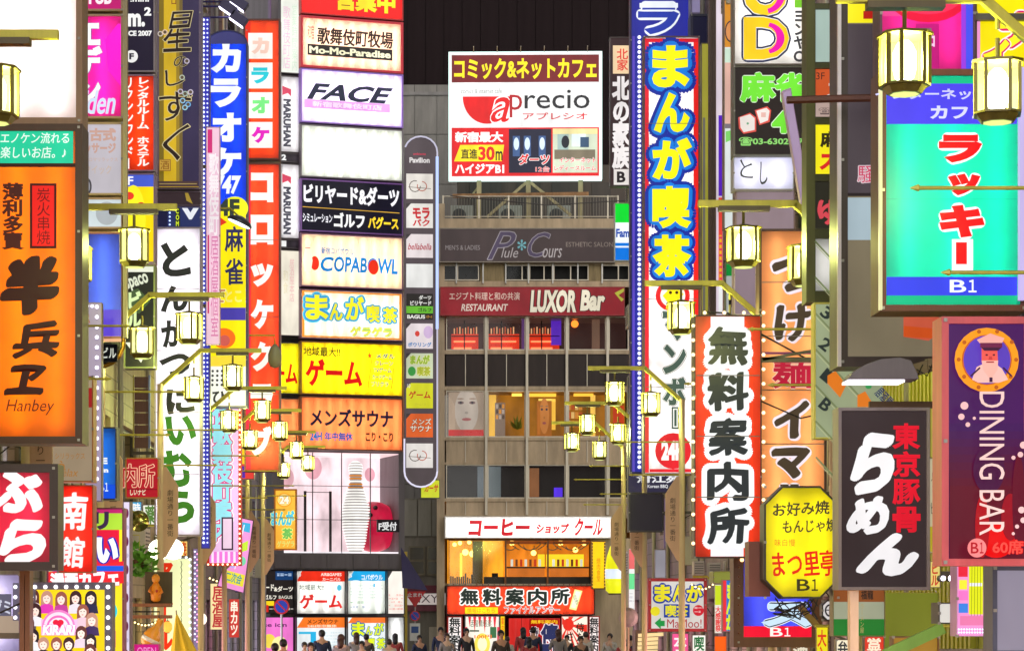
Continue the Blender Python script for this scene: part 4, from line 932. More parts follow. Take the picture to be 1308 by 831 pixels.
# tall LED strip
s = S('bulb_column', 'very tall blue column studded with blue white bulbs between the white and the blue signs', 'light board', (257,22,268,700), 44, .18, (70,60,160), 1, (60,60,180), .8)
s.bulbs([(260.2, 26+i*5.6) for i in range(120)], 1.7, (205,215,255), 1.8).bulbs([(265, 26+i*5.6) for i in range(120)], 1.2, (205,215,255), 1.4)
# blue karaoke
s = S('karaoke_sign', 'royal blue dome topped karaoke sign with bold white katakana and a yellow lower part', 'sign', (264,38,316,520), 48, .4, (60,60,110), 1.8, (8,60,226), 1.0, shape='dome', cut=16)
s
s.put(s.shape_pts('dome',266,40,314,56,14), (70,70,130), em=.7)
for i, c_ in enumerate('カラオケ'): s.text(c_, 269,56+i*44,308,93+i*44,(240,246,255),.06)
s.text('747', 274,224,308,248,(240,246,255),.05,sh=.15)
s.rect(266,264,314,518,(250,226,10)).disc(300,266,17,15,(238,236,30)).text('4F', 278,254,306,276,(50,60,50),.05)
s.poly([(268,284),(282,278),(290,284),(268,296)],(210,50,30)).text('麻', 287,289,311,322,(44,44,84),.025).text('雀', 287,330,311,364,(44,44,84),.02).text('E', 279,370,288,386,(190,100,60),.0,((250,250,200),.05),sh=.2).text('とこ', 288,370,309,386,(245,235,120),.03)
s.rect(266,393,314,409,(70,60,160)).disc(286,432,15,13,(244,110,30)).disc(287,435,7,7,(200,90,80)).rect(266,455,314,468,(240,210,60)).rect(266,468,314,518,(240,240,235))
for j in range(4):
    for i in range(6): s.disc(272+i*6, 474+j*6, 1.7, 1.7, (60,60,60), n=8)
s.text('ひ', 272,500,290,516,(50,50,50),.03)
s = S('pink_paper_sign', 'narrow pale pink sign with thin handwriting in front of the blue karaoke sign', 'sign', (263,162,281,440), 42.5, .12, (225,180,205), .8, (240,200,220), .9)
s.rect(265,165,271,195,(210,50,120)).vtext('歌舞伎町', 267,196,279,300,(250,240,245),.03,((225,170,200),.02)).vtext('居酒屋個室', 269,300,279,430,(215,120,170),.0).rect(265,300,267,400,(200,40,100))
# orange karaoke + croquette
s = S('karaoke_sign', 'orange red karaoke sign with four white squares each holding one coloured katakana', 'sign', (311,24,358,204), 54, .4, (110,60,50), 2.2, (242,66,14), 1.0)
s.rect(313,27,320,201,(222,40,20))
for i, (c_, k_) in enumerate((('カ',(246,206,190)),('ラ',(30,200,216)),('オ',(120,232,130)),('ケ',(226,24,190)))):
    y = 42+i*38; s.rect(317,y,348,y+33,(250,246,240)).text(c_, 321,y+6,344,y+27,k_,.06)
s = S('croquette_club_sign', 'long orange red sign with angular white katakana running down beside the side signs', 'sign', (312,208,358,602), 54, .4, (130,70,60), 2, (240,72,34), 1.0); s.seams(4)
s.rect(314,211,320,599,(222,40,70))
for i, c_ in enumerate('コロッケクラブ'): s.text(c_, 320,220+i*54 + (8 if c_ == 'ッ' else 0),349,258+i*54,(255,248,240),.065)
s = S('dining_upper_panel', 'white sign panel with yellow violet lower corner under the croquette sign', 'sign', (306,572,325,612), 56, .2, (200,190,200), 1, (232,70,60), 1.0)
s.rect(307,573,313,592,(250,210,30)).rect(307,595,313,610,(90,50,170)).text('♪', 316,575,323,590,(250,250,250),.02)
# kabukicho bulb sign
s = S('red_bulb_sign', 'pink and cyan lettered sign inside a red frame of glowing bulbs', 'sign', (264,489,308,722), 50, .3, (225,50,30), 3.6, (236,190,236), 1.0)
s.vtext('無休歌舞伎町案内', 272,492,295,690,(150,225,240),.05,((214,40,130),.06),out2=((250,240,250),.12)).rect(268,494,271,560,(60,150,90)).rect(268,704,304,718,(238,120,220))
for i in range(5): s.rect(270+i*7,704,273+i*7,718,(250,225,250))
s.rect(283,660,298,702,(60,40,60)).rect(285,662,296,700,(230,200,225))
s.bulbs([(306.2, 492+i*6.3) for i in range(37)]+[(266+i*6.2,720.3) for i in range(7)], 1.25, (255,235,190), 2.4)
# tilted pink sign
s = S('tilted_sign', 'tilted magenta striped sign with a yellow label, hanging askew under the red bulb sign', 'sign', (280,658,324,756), 55, .15, (70,50,80), .8, (240,150,215), 1.0, shape='quad', mount=False,
      cut=[(277,748),(311,757),(324,664),(305,660)])
s.poly([(284,742),(310,749),(313,734),(287,727)],(238,226,60)).text('二次会', 288,731,309,744,(40,150,160),.02,rot=-15).disc(297,720,4,5,(190,170,240)).disc(309,716,5,6,(120,215,170)).poly([(308,666),(320,668),(319,680),(307,677)],(60,170,215)).poly([(306,695),(317,690),(316,702),(305,706)],(190,225,60)).line([(290,724),(303,668)],1.2,(250,240,250)).line([(300,726),(312,670)],1.2,(250,240,250))
s = S('all_day_manga_sign', 'orange framed sign with a round 24 and blue and green manga cafe characters', 'sign', (350,624,379,702), 72, .3, (226,130,20), 2, (250,180,60), 1.0, mount=False)
s.disc(363,638,10,9,(244,150,30)).disc(363,638,8.6,7.6,(255,214,120)).text('24', 357,633,369,643,(250,240,220),.05,((226,120,20),.04)).text('まんが', 346,651,376,671,(70,190,220),.06,((250,240,120),.09)).text('茶', 360,674,374,688,(110,190,90),.05,((250,240,120),.08)).text('ゲラゲラ', 354,690,376,698,(220,225,120),.03)
# lower left cluster
s = S('ramen_shop_sign', 'crimson sign with two huge white brush hiragana and a thick dark frame', 'sign', (-60,592,74,728), 22, .35, (52,36,40), 11, (228,32,66), 1.0)
s.text('ぶ', -18,598,56,656,(250,246,248),.07,sh=-.05,brush=0.03).text('ら', -4,658,62,722,(250,246,248),.09,sh=.05,brush=0.03)
S('brown_mast', 'brown square steel mast at the bottom left beside the girls poster', 'mast', (25,728,38,1110), 23, .2, (122,76,52), 6, (122,76,52), .2, mount=False)
s = S('lilac_shop_sign', 'lilac lit sign with dark kana and square bulbs in the bottom left corner', 'sign', (-40,733,25,832), 24.5, .3, (120,110,150), 1, (216,208,245), .95)
s.rect(-40,758,14,786,(92,90,112)).text('ゼミ', -10,765,13,784,(200,205,225),.02).rect(-40,786,24,808,(190,170,150),em=.7).rect(16,744,24,792,(96,90,110))
s.bulbs([(20,749+i*13) for i in range(4)],2.6,(245,240,255),2)
s = S('tan_relax_sign', 'dull tan sign with faded brown script and a red brown corner, under the orange sign', 'sign', (28,480,119,615), 27, .3, (190,120,60), 1.5, (176,156,128), .7)
s.rect(36,560,66,615,(180,96,50)).vtext('通り', 46,566,58,596,(110,40,30),.0).text('シリラックス', 70,578,108,586,(190,130,60),.0).text('à', 74,588,84,600,(190,130,60),.0).text('relax', 74,598,100,608,(190,130,60),.0,sh=.3).rect(108,495,118,520,(170,40,40))
s = S('southern_hall_sign', 'red sign with two white brush kanji between the crimson sign and the yellow cafe sign', 'sign', (73,619,119,731), 28, .3, (190,90,60), 1.5, (236,52,36), 1.0)
s.text('南', 76,628,112,678,(250,246,246),.035,sh=.05,brush=0.025).text('館', 76,684,108,726,(250,246,246),.035,sh=.05,brush=0.02)
s = S('box_sign', 'bright blue sign with white letters E and B1', 'sign', (118,545,149,638), 29.9, .25, (40,36,60), 1.8, (34,120,240), 1.0)
s.rect(119,618,147,636,(20,80,225)).text('E', 129,584,137,592,(245,248,255),.05).text('vin', 124,597,138,603,(245,248,255),.05).text('B1', 125,616,138,627,(225,240,255),.012)
s = S('net_cafe_sign', 'yellow, red and blue cafe sign with outlined white kana, half covered by the girls poster', 'sign', (60,648,158,880), 31, .3, (150,60,110), 2, (248,226,40), 1.0)
s.rect(62,650,156,676,(170,214,60)).rect(62,650,156,655,(190,40,110)).rect(62,676,152,722,(222,30,60)).rect(62,678,110,722,(20,40,190)).text('リ', 120,653,139,676,(60,40,70),.06).text('まるい', 66,682,151,720,(248,246,255),.07,((20,40,170),.08)).poly([(62,730),(158,716),(158,744),(62,762)],(230,40,50))
s.text('漫画カフェ', 64,728,152,752,(250,246,250),.06,((220,30,50),.06),rot=4).disc(142,780,8,11,(20,200,220)).rect(62,722,158,729,(30,90,220))
s.rect(142,805,148,826,(225,60,120))
s = S('bulb_pillar', 'white lit pillar with dark red oval ornaments beside the cafe sign', 'light board', (157,640,166,1016), 31.5, .3, (110,90,110), .8, (226,214,238), 1.0, mount=False)
for i in range(6): s.disc(161.5, 655+i*36, 2.6, 6, (110,40,80)).disc(161.5, 673+i*36, 2.8, 3, (190,180,210))
s = S('girls_poster_sign', 'poster of many young women round a pink arched logo, framed by square bulbs', 'poster', (36,743,143,880), 24, .25, (96,92,112), 9.5, (250,214,20), 1.0)
s.bulbs([(45+i*13.3,749) for i in range(8)]+[(138.3,749+i*13) for i in range(10)]+[(40.5,749+i*13) for i in range(10)],2.7,(250,248,255),2)
HA = [(96,48,46),(60,30,36),(190,140,120),(40,28,40),(150,84,70)]
for i, (x, y) in enumerate(((42,760),(60,762),(79,763),(98,762),(118,762))): s.person_print(x,y,8,(250,224,214),HA[(i*2) % 5],((240,220,230),(225,60,180),(190,60,150),(230,225,235),(36,34,70))[i])
for i, (x, y) in enumerate(((48,778),(109,779),(121,790),(41,794))): s.person_print(x,y,8,(252,226,216),HA[(i*3+1) % 5],((240,240,250),(235,200,215),(60,40,90),(230,190,210))[i])
s.rect(58,790,104,810,(246,190,226)).disc(80,800,21,22,(238,130,200),a0=0,a1=180).disc(80,800,18.5,19,(250,225,242),a0=0,a1=180).disc(80,800,15,15,(238,110,190),a0=0,a1=180).disc(80,800,12.5,12,(252,230,244),a0=0,a1=180)
s.disc(77,794,4,3.6,(228,20,60)).disc(83,794,4,3.6,(228,20,60)).poly([(73.3,795),(86.7,795),(80,803)],(228,20,60)).text('KIRARI', 60,797,102,810,(252,246,250),.06,((235,90,180),.05),sh=.15)
for i, (x, y) in enumerate(((49,810),(110,806),(63,820),(80,820),(96,820),(124,816),(124,828))): s.person_print(x,y,7.6,(252,226,214),HA[(i*2+3) % 5],((235,235,245),(220,200,215),(50,34,44),(70,40,60),(36,30,50),(215,160,150),(230,200,190))[i], i not in (2,3,4))
s = S('place_sign', 'dark red sign with white edged kanji beside the green mirror', 'sign', (160,584,203,636), 36, .25, (180,120,60), 1.6, (176,22,40), .95)
s.text('案内所', 134,592,197,622,(176,22,40),.01,((250,200,170),.045)).text('しいナビ', 166,624,186,632,(240,225,200),.02).rect(162,624,201,625,(120,20,30))
s = S('menu_board_sign', 'yellow white sign with red katakana and a dark wavy line, edged with pale bulbs', 'sign', (196,712,244,880), 47, .2, (170,190,190), 1, (246,250,190), 1.0)
s.vtext('アムール', 200,716,220,830,(228,50,20),.06).line([(231+1.2*(i % 2), 716+i*4) for i in range(28)], .9, (60,70,40))
s.bulbs([(243,714+i*8) for i in range(15)]+[(198+i*8,711) for i in range(6)],1.7,(235,250,255),2)
s = S('bulb_column', 'short lilac column of tiny pink and blue bulbs in front of the mauve shop door', 'light board', (247,700,254,850), 47.5, .12, (170,150,190), .7, (150,130,170), .8, mount=False)
s.bulbs([(249,704+i*7) for i in range(17)],1.2,(225,215,255),2).bulbs([(252,707+i*7) for i in range(17)],1.0,(255,150,200),2)
s = S('magenta_counter_sign', 'small magenta sign edge at the very bottom below the orange lamp figure', 'sign', (171,822,203,870), 34, .2, (215,60,150), 1, (205,20,130), .95, mount=False)
s.text('OPEN', 175,826,199,836,(240,150,210),.0)

# ================================================================== RIGHT ROW OF SIGNS
s = S('bulb_edged_sign', 'tall navy sign edged with white bulbs, one white outlined katakana at its top', 'sign', (805,-60,882,604), 50, .35, (40,30,110), 2, (40,44,150), .9)
s.rect(808,46,811,602,(90,70,190)).text('ラ', 815,4,868,44,(40,60,170),.05,((240,246,255),.07)).rect(820,-40,866,-10,(245,248,255)).rect(817,4,866,10,(240,246,255))
s.bulbs([(816.5,48+i*6.3) for i in range(88)],2.3,(225,225,255),1.7)
s = S('manga_cafe_sign', 'tall red edged sign with fat yellow manga cafe characters on blue above outlined katakana', 'sign', (822,46,894,606), 46, .4, (110,80,90), 2, (236,238,240), 1.0); s.seams(5)
s.rect(824,49,892,54,(214,22,40)).rect(824,54,829,603,(222,34,50)).rect(886,54,892,603,(232,34,30)).rect(829,54,886,58,(240,240,245))
for c_, a, b, e, f_ in (('ま',833,58,881,112),('ん',835,118,881,170),('が',833,176,884,230),('喫',833,238,883,292),('茶',833,300,883,354)):
    s.text(c_, a, b, e, f_, (250,240,10), .055, ((20,120,215),.10), out2=((22,44,150),.19))
s.disc(859,378,22,20,(222,32,34)).disc(859,378,16,15,(246,240,236)).poly([(846,378),(852,372),(850,362),(858,366),(862,360),(866,370),(873,376),(866,384),(868,394),(859,391),(850,395),(852,386)],(246,226,20)).disc(856,374,2,2,(60,30,20)).disc(864,374,2,2,(60,30,20))
for c_, y0, y1 in (('マ',398,436),('ン',440,478),('ボ',482,518),):
    s.text(c_, 846,y0,876,y1,(70,90,80),.05,((244,246,244),.03),out2=((60,80,70),.05))
s.rect(857,520,867,548,(60,80,70)).rect(859,522,865,546,(244,246,244)).rect(860.5,523.5,863.5,544.5,(70,90,80))
s.disc(859,576,23,23,(216,30,44)).text('24H', 844,563,874,588,(248,246,246),.06)
s.rect(829,599,886,603,(222,34,50))
s = S('floral_bar_sign', 'navy grey sign with pale flower pattern and white brush kanji at its foot', 'sign', (802,480,882,629), 51.5, .3, (60,56,80), 1, (52,48,74), .8)
for x, y in ((806,500),(806,530),(806,560),(806,590),(812,605),(870,610),(878,622)):
    for t in range(8): s.line([(x,y),(x+5*math.cos(t*.785), y+5*math.sin(t*.785))], .7, (120,118,150))
s.text('清江苑', 812,606,868,617,(235,235,245),.03).text('Korean BBQ', 826,619,852,624,(225,225,235),.02)
S('dark_box_sign', 'dark grey square sign box under the floral kanji sign', 'sign', (803,629,848,679), 49, .35, (56,50,60), 2, (52,46,56), .5)  # no lamp inside, the light on the box is painted in as glow
s = S('blade_sign', 'slim blade sign in red, mint and white bands behind two lamp poles', 'sign', (803,700,811,786), 58, .2, (210,205,205), .5, (238,240,240), .95, mount=False)
s.rect(803.5,701,810.5,726,(232,110,110)).rect(803.5,732,810.5,752,(110,225,150)).lines(804,756,810,784,6,(180,180,190))
# free information centre vertical
s = S('information_sign', 'vertical red and white sign with five black brush kanji, bulbs down both sides', 'sign', (887,402,973,712), 29.5, .35, (60,30,30), 1.5, (238,56,24), 1.0); s.seams(4)
s.poly([(909,404),(946,404),(962,440),(962,690),(955,710),(915,710),(900,690),(898,440)],(238,56,24)).rect(908,404,951,420,(238,238,248)).rect(908,685,950,710,(238,238,248))
for i, c_ in enumerate('無料案内所'):
    s.text(c_, 903,417+i*57.5,957,467+i*57.5,(42,46,50),.055,((246,248,252),.14),brush=0.02)
s.bulbs([(885.2,416+i*18.5) for i in range(16)]+[(975,416+i*18.5) for i in range(16)]+[(900+i*25,399.5) for i in range(4)],2.4,(255,220,170),2.2)
# tsukemen
s = S('noodle_sign', 'peach orange noodle sign with large brown kana and one red kanji', 'sign', (970,292,1056,704), 31, .35, (84,56,50), 3, (240,156,92), .95); s.seams(6)
br = (72,58,44)
s.rect(973,449,1053,452,(120,60,90)).text('つ', 985,325,1045,374,br,.06,((238,225,235),.045),brush=0.02).text('け', 989,387,1036,438,br,.06,((238,225,235),.045),brush=0.02).text('麺', 986,456,1037,496,(196,30,62),.03,((240,200,180),.03)).text('イ', 987,508,1035,562,br,.07,((238,225,235),.045),brush=0.02).text('マ', 985,570,1037,614,br,.08,((238,225,235),.045),brush=0.02).text('ル', 985,618,1037,660,br,.06,((238,225,235),.045))
# OD column
s = S('box_sign', 'white sign with two huge yellow and magenta outlined letters', 'sign', (937,-60,1030,83), 34, .35, (130,120,110), 1.8, (240,240,242), 1.0)
for t, a, b, e, f_ in (('O',950,-36,1006,20),('D',950,22,1008,76)):
    s.text(t, a, b, e, f_, (250,200,40), .05, ((250,250,252),.02), out2=((40,50,80),.05)).text(t, a+30, b+3, e-1, f_-3, (232,20,170), .02) if t == 'X' else s.text(t, a, b, e, f_, (248,206,30), .05, ((240,240,242),.015), out2=((44,50,84),.05))
s.rect(1015,-20,1029,10,(120,200,50)).vtext('ヨンヤC', 1014,12,1030,80,(60,60,66),.04)
s.put(arc(s.lx(979), s.lz(49), 23*s.k, 20*s.k, -80, 80, 16)+arc(s.lx(979), s.lz(49), 13*s.k, 15*s.k, 80, -80, 16), (236,24,170), 'letter_shading').put(arc(s.lx(977), s.lz(-8), 26*s.k, 26*s.k, -80, 40, 16)+arc(s.lx(977), s.lz(-8), 17*s.k, 20*s.k, 40, -80, 16), (236,24,170), 'letter_shading')
s = S('mahjong_sign', 'black mahjong sign with bright green kanji, two tiles and a telephone number', 'sign', (937,84,1030,199), 34, .35, (110,110,100), 2, (44,36,34), .85)
s.text('麻雀', 945,92,1034,131,(120,236,60),.05,((235,250,225),.03)).text('4', 986,141,1008,170,(120,236,60),.05,((235,250,225),.03)).text('☎03-6302-7744', 944,175,1040,186,(150,225,120),.03)
s.poly([(943,150),(958,144),(966,150),(966,168),(950,171),(944,164)],(232,90,80)).poly([(945,150),(958,146),(964,151),(964,166),(950,169),(946,163)],(250,240,235)).poly([(964,141),(980,136),(985,141),(983,156),(970,160)],(232,90,80)).poly([(966,142),(979,138),(983,142),(981,154),(971,158)],(250,240,235)).disc(955,158,1.5,1.5,(120,180,140)).rect(972,144,978,150,(240,190,180))
s = S('box_sign', 'pale lilac sign with thin brush hiragana above the lantern arm', 'sign', (937,200,1014,242), 34.1, .35, (190,190,210), 1, (226,228,246), 1.0)
s.text('と', 945,204,962,227,(60,62,60),.0,brush=0.03).text('し', 971,206,981,236,(60,62,60),.01,brush=0.03)
S('grey_sign_box', 'mauve grey blank sign box behind the large right hand lantern', 'sign', (939,236,1016,296), 34.3, .3, (130,105,110), 2, (170,148,160), .6)
S('grey_sign_box', 'mauve grey sign box between the big lantern and the peach noodle sign', 'sign', (938,300,966,402), 34.6, .3, (200,180,190), 1, (160,138,156), .6)
s = S('slanted_awning_sign', 'slanted lilac edged sign side leaning across the mahjong sign', 'sign', (1000,100,1040,270), 26, .12, (205,180,215), 1, (196,170,205), .6, mount=False, shape='quad', cut=[(1026,275),(1036,262),(1010,112),(999,116)])
# slivers between
def sliver(name, label, box, d, c, fr=(150,130,120), em=.8): return S(name, label, 'sign', box, d, .3, fr, .8, c, em)
sliver('sliver_sign', 'thin olive yellow sign edge right beside the red edged manga cafe sign', (896,55,907,402), 43.5, (182,176,62), (110,96,70), .6).rect(898,150,901,400,(120,116,110))
S('sign_post', 'dark brown vertical mast between the manga cafe sign and the mahjong sign', 'sign post', (906,-60,914,470), 43, .2, (78,56,44), 3.9, (78,56,44), .3, mount=False)
s = sliver('sliver_sign', 'thin pinkish white sign edge turning violet halfway down', (914,-60,924,420), 43.2, (226,212,224), (200,160,150), .85); s.rect(918,147,923,250,(92,36,196)).rect(918,252,923,365,(232,70,60)).rect(919,300,922,360,(240,180,40)).rect(918,365,923,400,(245,245,245))
for i in range(8): s.rect(919,302+i*7.5,922,305+i*7.5,(225,50,90))
s = sliver('sliver_sign', 'narrow sign sliver with an orange ringed top, peach middle and green marks', (925,-60,938,292), 42, (232,240,240)); s.rect(926,-50,937,60,(226,150,50)).disc(934,40,8,14,(60,50,60)).disc(934,40,6.6,12,(226,150,90)).rect(926,62,937,80,(215,240,220)).rect(926,80,937,158,(240,190,175)).rect(926,158,937,164,(130,120,130)).poly([(927,168),(936,166),(936,178),(927,182)],(130,220,110))
S('navy_bracket_box', 'dark navy bracket box with a small white spot light behind the manga cafe sign top', 'bracket', (882,18,906,76), 47.5, .5, (26,24,60), 3, (24,22,56), .5)
S('box_sign', 'grey lilac sign side at the very top right of the navy bulb edged sign', 'sign', (882,-60,904,18), 48.5, .4, (120,110,150), 2, (150,140,180), .7)
s = S('small_green_sign', 'small green and grey sign under the big right lantern', 'sign', (927,334,939,402), 42.2, .2, (120,130,120), .8, (190,195,195), .7); s.rect(928,335,938,352,(10,150,60)).rect(931,374,938,392,(30,26,20))
# olive framed directory column
rc = empty('directory_column', (X(1050,24), 24, Z(386,24)), 'olive steel column holding five small lit tenant panels', 'sign')
def rx(px): return X(px,24)-X(1050,24)
def rz_(py): return Z(py,24)-Z(386,24)
m = MB()
for a, b in ((1030,1041),(1068.5,1072)): m.box(rx(a), rx(b), .0, .3, rz_(386), rz_(-60))
m.build('column_post', D((88,90,34), .5, .1), rc)
for y0, y1 in ((4,11),(80,87),(150,158),(223,231),(292,304),(372,386)): MB().box(rx(1041), rx(1068.5), .01, .29, rz_(y1), rz_(y0)).build('cross_rail', D((74,76,30), .5, .1), rc)
class Sub(S):
    pass
def sub(label, y0, y1, c, em=.95): return S('tenant_box_sign', label, 'sign', (1041,y0,1068.5,y1), 24.02, .2, (70,70,40), .8, c, em, mount=False)
sub('blank pale green grey tenant panel at the top of the olive column', 11, 80, (176,200,190), .8)
s = sub('orange tenant panel marked 3F with a telephone symbol', 87, 150, (214,92,46), .8); s.text('3F', 1043,92,1054,101,(60,40,36),.0).rect(1042,130,1068,149,(196,170,160)).text('☎0', 1046,137,1068,146,(60,40,50),.0).text('ス', 1056,106,1080,124,(240,235,230),.03)
s = sub('yellow tenant panel with black kanji over red katakana', 158, 223, (246,232,30), .95); s.text('麻', 1048,167,1073,188,(50,44,20),.04).text('ス', 1047,196,1069,217,(214,40,40),.06)
s = sub('dark tenant panel with a coral brush stroke kana', 231, 292, (52,50,40), .7); s.text('ゆ', 1046,252,1074,286,(240,84,96),.06,brush=0.04)
sub('plain white lit tenant panel at the bottom of the olive column', 304, 372, (246,246,250), 1.1)
# floor guide with diagonal rows
s = S('floor_guide_sign', 'pale green floor guide with slanted rows numbered 3, 2, 1 and B', 'sign', (1040,386,1130,560), 23.4, .2, (214,206,80), 2, (168,180,142), .7, mount=False)
for i in range(-2, 5): s.line([(1042,400+i*46),(1128,400+i*46+92)], 2.2, (134,146,100)).line([(1042,404+i*46),(1128,404+i*46+92)], .8, (205,210,160))
for t, y, x in (('3',388,1048),('2',428,1046),('1',468,1048),('B',505,1046)): s.text(t, x+1,y+4,x+14,y+20,(50,60,56),.03,rot=-40)
s.poly([(1056,480),(1066,474),(1080,492),(1072,508),(1056,490)],(246,134,40)).poly([(1094,505),(1104,500),(1116,520),(1094,520)],(246,134,40)).text('居酒屋', 1116,500,1140,514,(60,70,110),.02,rot=-45).disc(1108,494,4,3,(60,170,90))
# big dark sign case, its beige mirror reflection painted as glowing colour
s = S('dark_framed_sign_case', 'very large dark framed sign case with painted beige reflection, with a tiny pink kanji', 'sign', (1070,-60,1215,468), 22, .45, (60,46,40), 13, (150,138,112), .55)
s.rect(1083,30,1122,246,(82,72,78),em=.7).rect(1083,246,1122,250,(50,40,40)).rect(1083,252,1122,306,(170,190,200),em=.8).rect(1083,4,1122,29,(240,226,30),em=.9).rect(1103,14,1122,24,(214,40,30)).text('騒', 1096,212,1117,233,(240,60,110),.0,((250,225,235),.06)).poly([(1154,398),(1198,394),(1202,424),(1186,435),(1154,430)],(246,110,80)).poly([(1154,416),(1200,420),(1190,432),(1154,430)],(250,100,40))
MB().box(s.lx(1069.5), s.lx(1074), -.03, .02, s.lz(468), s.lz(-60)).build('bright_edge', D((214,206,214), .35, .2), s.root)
# teal
s = S('internet_cafe_sign', 'turquoise sign with blue bands and red katakana outlined in white', 'sign', (1124,88,1312,397), 19, .4, (90,40,30), 8, (10,226,180), 1.0)
s.rect(1133,98,1300,106,(8,180,130)).rect(1133,106,1300,158,(70,60,226)).rect(1133,353,1300,377,(52,64,230)).rect(1133,377,1300,388,(10,180,130)).line([(1133,254),(1300,254)],.5,(10,190,150))
s.text('インターネット', 1118,113,1262,127,(190,190,250),.03).text('カフェ', 1188,135,1262,152,(200,200,255),.04)
for c_, a, b, e, f_ in (('ラ',1199,172,1255,208),('ッ',1210,222,1252,250),('キ',1199,262,1257,304)): s.text(c_, a, b, e, f_, (232,12,24), .07, ((250,250,255),.08))
s.rect(1215,306,1242,346,(250,250,255)).rect(1220,310,1234,338,(232,12,24)).text('B1', 1212,358,1246,374,(235,245,255),.012)
MB().box(s.lx(1300), s.lx(1307), -.06, .0, s.lz(384), s.lz(88)).build('lilac_edge_tube', E((196,180,240), .8), s.root)
MB().box(s.lx(1122.5), s.lx(1126), -.04, .02, s.lz(396), s.lz(108)).build('lit_edge', E((236,232,180), .8), s.root)
s = S('pink_upper_sign', 'hot pink sign with a red arc and blue edge above the turquoise sign', 'sign', (1124,-60,1246,94), 21, .35, (90,60,80), 3, (228,30,140), 1.0)
s.rect(1127,-57,1200,20,(240,70,150)).disc(1186,0,48,28,(230,20,60)).disc(1186,-6,44,24,(244,50,90)).rect(1170,30,1200,90,(190,20,120)).rect(1234,-57,1243,91,(70,80,235)).rect(1228,-57,1234,91,(150,60,220)).rect(1160,36,1190,86,(130,90,110)).text('ロ', 1186,46,1194,60,(240,200,230),.05)
s = S('yellow_upper_sign', 'yellow sign with pink edged jagged lettering in the top right corner', 'sign', (1246,-60,1330,94), 21.2, .35, (90,70,30), 2, (246,226,10), 1.0)
s.text('ナ', 1278,16,1330,60,(250,240,40),.06,((214,20,100),.06),out2=((250,235,240),.10)).text('イ', 1256,50,1290,90,(250,240,40),.06,((214,20,100),.06),out2=((250,235,240),.10)).line([(1250,28),(1250,90)],4,(240,150,210))
# dining bar
s = S('dining_bar_sign', 'dark purple and red sign with sideways lettering under a bearded sailor in a porthole', 'sign', (1203,404,1318,722), 16, .3, (214,92,102), 9, (66,16,84), .95)
for i in range(9): s.rect(1213,540+i*10,1309,713,(62+i*4,17-i,82-i*6))
for x, y, a, b, c_ in ((1272,690,24,22,(226,6,10)),(1254,672,9,40,(170,8,24)),(1290,660,12,30,(150,8,30)),(1300,640,8,60,(96,8,36)),(1262,600,20,30,(70,12,60))): s.disc(x,y,a,b,c_)
s.disc(1259,460,41,41,(244,150,24)).disc(1259,460,32,32,(190,90,20)).disc(1259,460,30,31,(88,60,180))
for t in range(10): s.disc(1259+37*math.cos(t*.628), 460+37*math.sin(t*.628), 2.6, 2.6, (180,90,20))
s.poly([(1238,486),(1244,470),(1252,466),(1268,466),(1276,472),(1284,486),(1272,490),(1246,490)],(246,190,180),'print_coat').poly([(1250,446),(1270,446),(1271,464),(1266,476),(1261,481),(1256,476),(1250,464)],(232,90,80),'print_face').poly([(1250,462),(1271,462),(1270,474),(1261,486),(1252,474)],(250,180,165),'print_beard').line([(1256,464),(1265,464)],1.6,(160,30,40)).disc(1256,455,1.6,1.1,(90,20,40)).disc(1265,455,1.6,1.1,(90,20,40)).poly([(1259,457),(1262,457),(1263,461),(1258,461)],(200,60,60),'print_nose')
s.poly([(1243,436),(1260,428),(1278,434),(1274,442),(1248,442)],(240,170,160),'print_cap').rect(1247,440,1275,446,(110,30,70)).poly([(1248,446),(1274,446),(1270,450),(1252,450)],(60,16,50),'print_peak').line([(1235,482),(1246,472)],2.2,(60,20,60)).line([(1286,482),(1276,472)],2.2,(60,20,60)).rect(1258,484,1262,490,(60,20,60))
s.text('DINING BAR', 1170,577,1352,609,(250,206,200),.0,rot=-90)
for x, y, r_ in ((1226,520,5),(1222,534,4),(1230,544,3),(1238,536,2),(1300,570,4.5),(1296,582,3.5),(1287,586,2.6),(1297,652,4.2),(1299,665,3.6),(1291,673,2.6),(1286,682,2)): s.disc(x,y,r_,r_,(244,190,190))
s.disc(1240,700,12,12,(246,130,130)).text('B1', 1232,693,1248,707,(170,14,30),.012).text('60席', 1259,690,1298,708,(240,70,60),.02,((200,10,20),.05))
# ramen black sign
s = S('black_ramen_sign', 'black sign in a grey frame with white brush hiragana and red kanji on a post', 'sign', (1071,520,1188,753), 20, .3, (128,116,118), 4, (56,44,46), .8, mount=False)
wh = (252,250,255)
s.text('ら', 1086,545,1146,634,wh,.10,sh=.15,brush=0.035).text('め', 1082,632,1138,686,wh,.075,sh=.1,brush=0.035).text('ん', 1084,676,1180,736,wh,.13,sh=.25,brush=0.035)
for i, c_ in enumerate('東京豚骨'): s.text(c_, 1140,540+i*35.5,1176,573+i*35.5,(226,18,44),.035)
MB().box(s.lx(1088), s.lx(1099), .08, .2, -Z(753,20)+.12, -.002).build('post', D((236,200,176), .5), s.root)
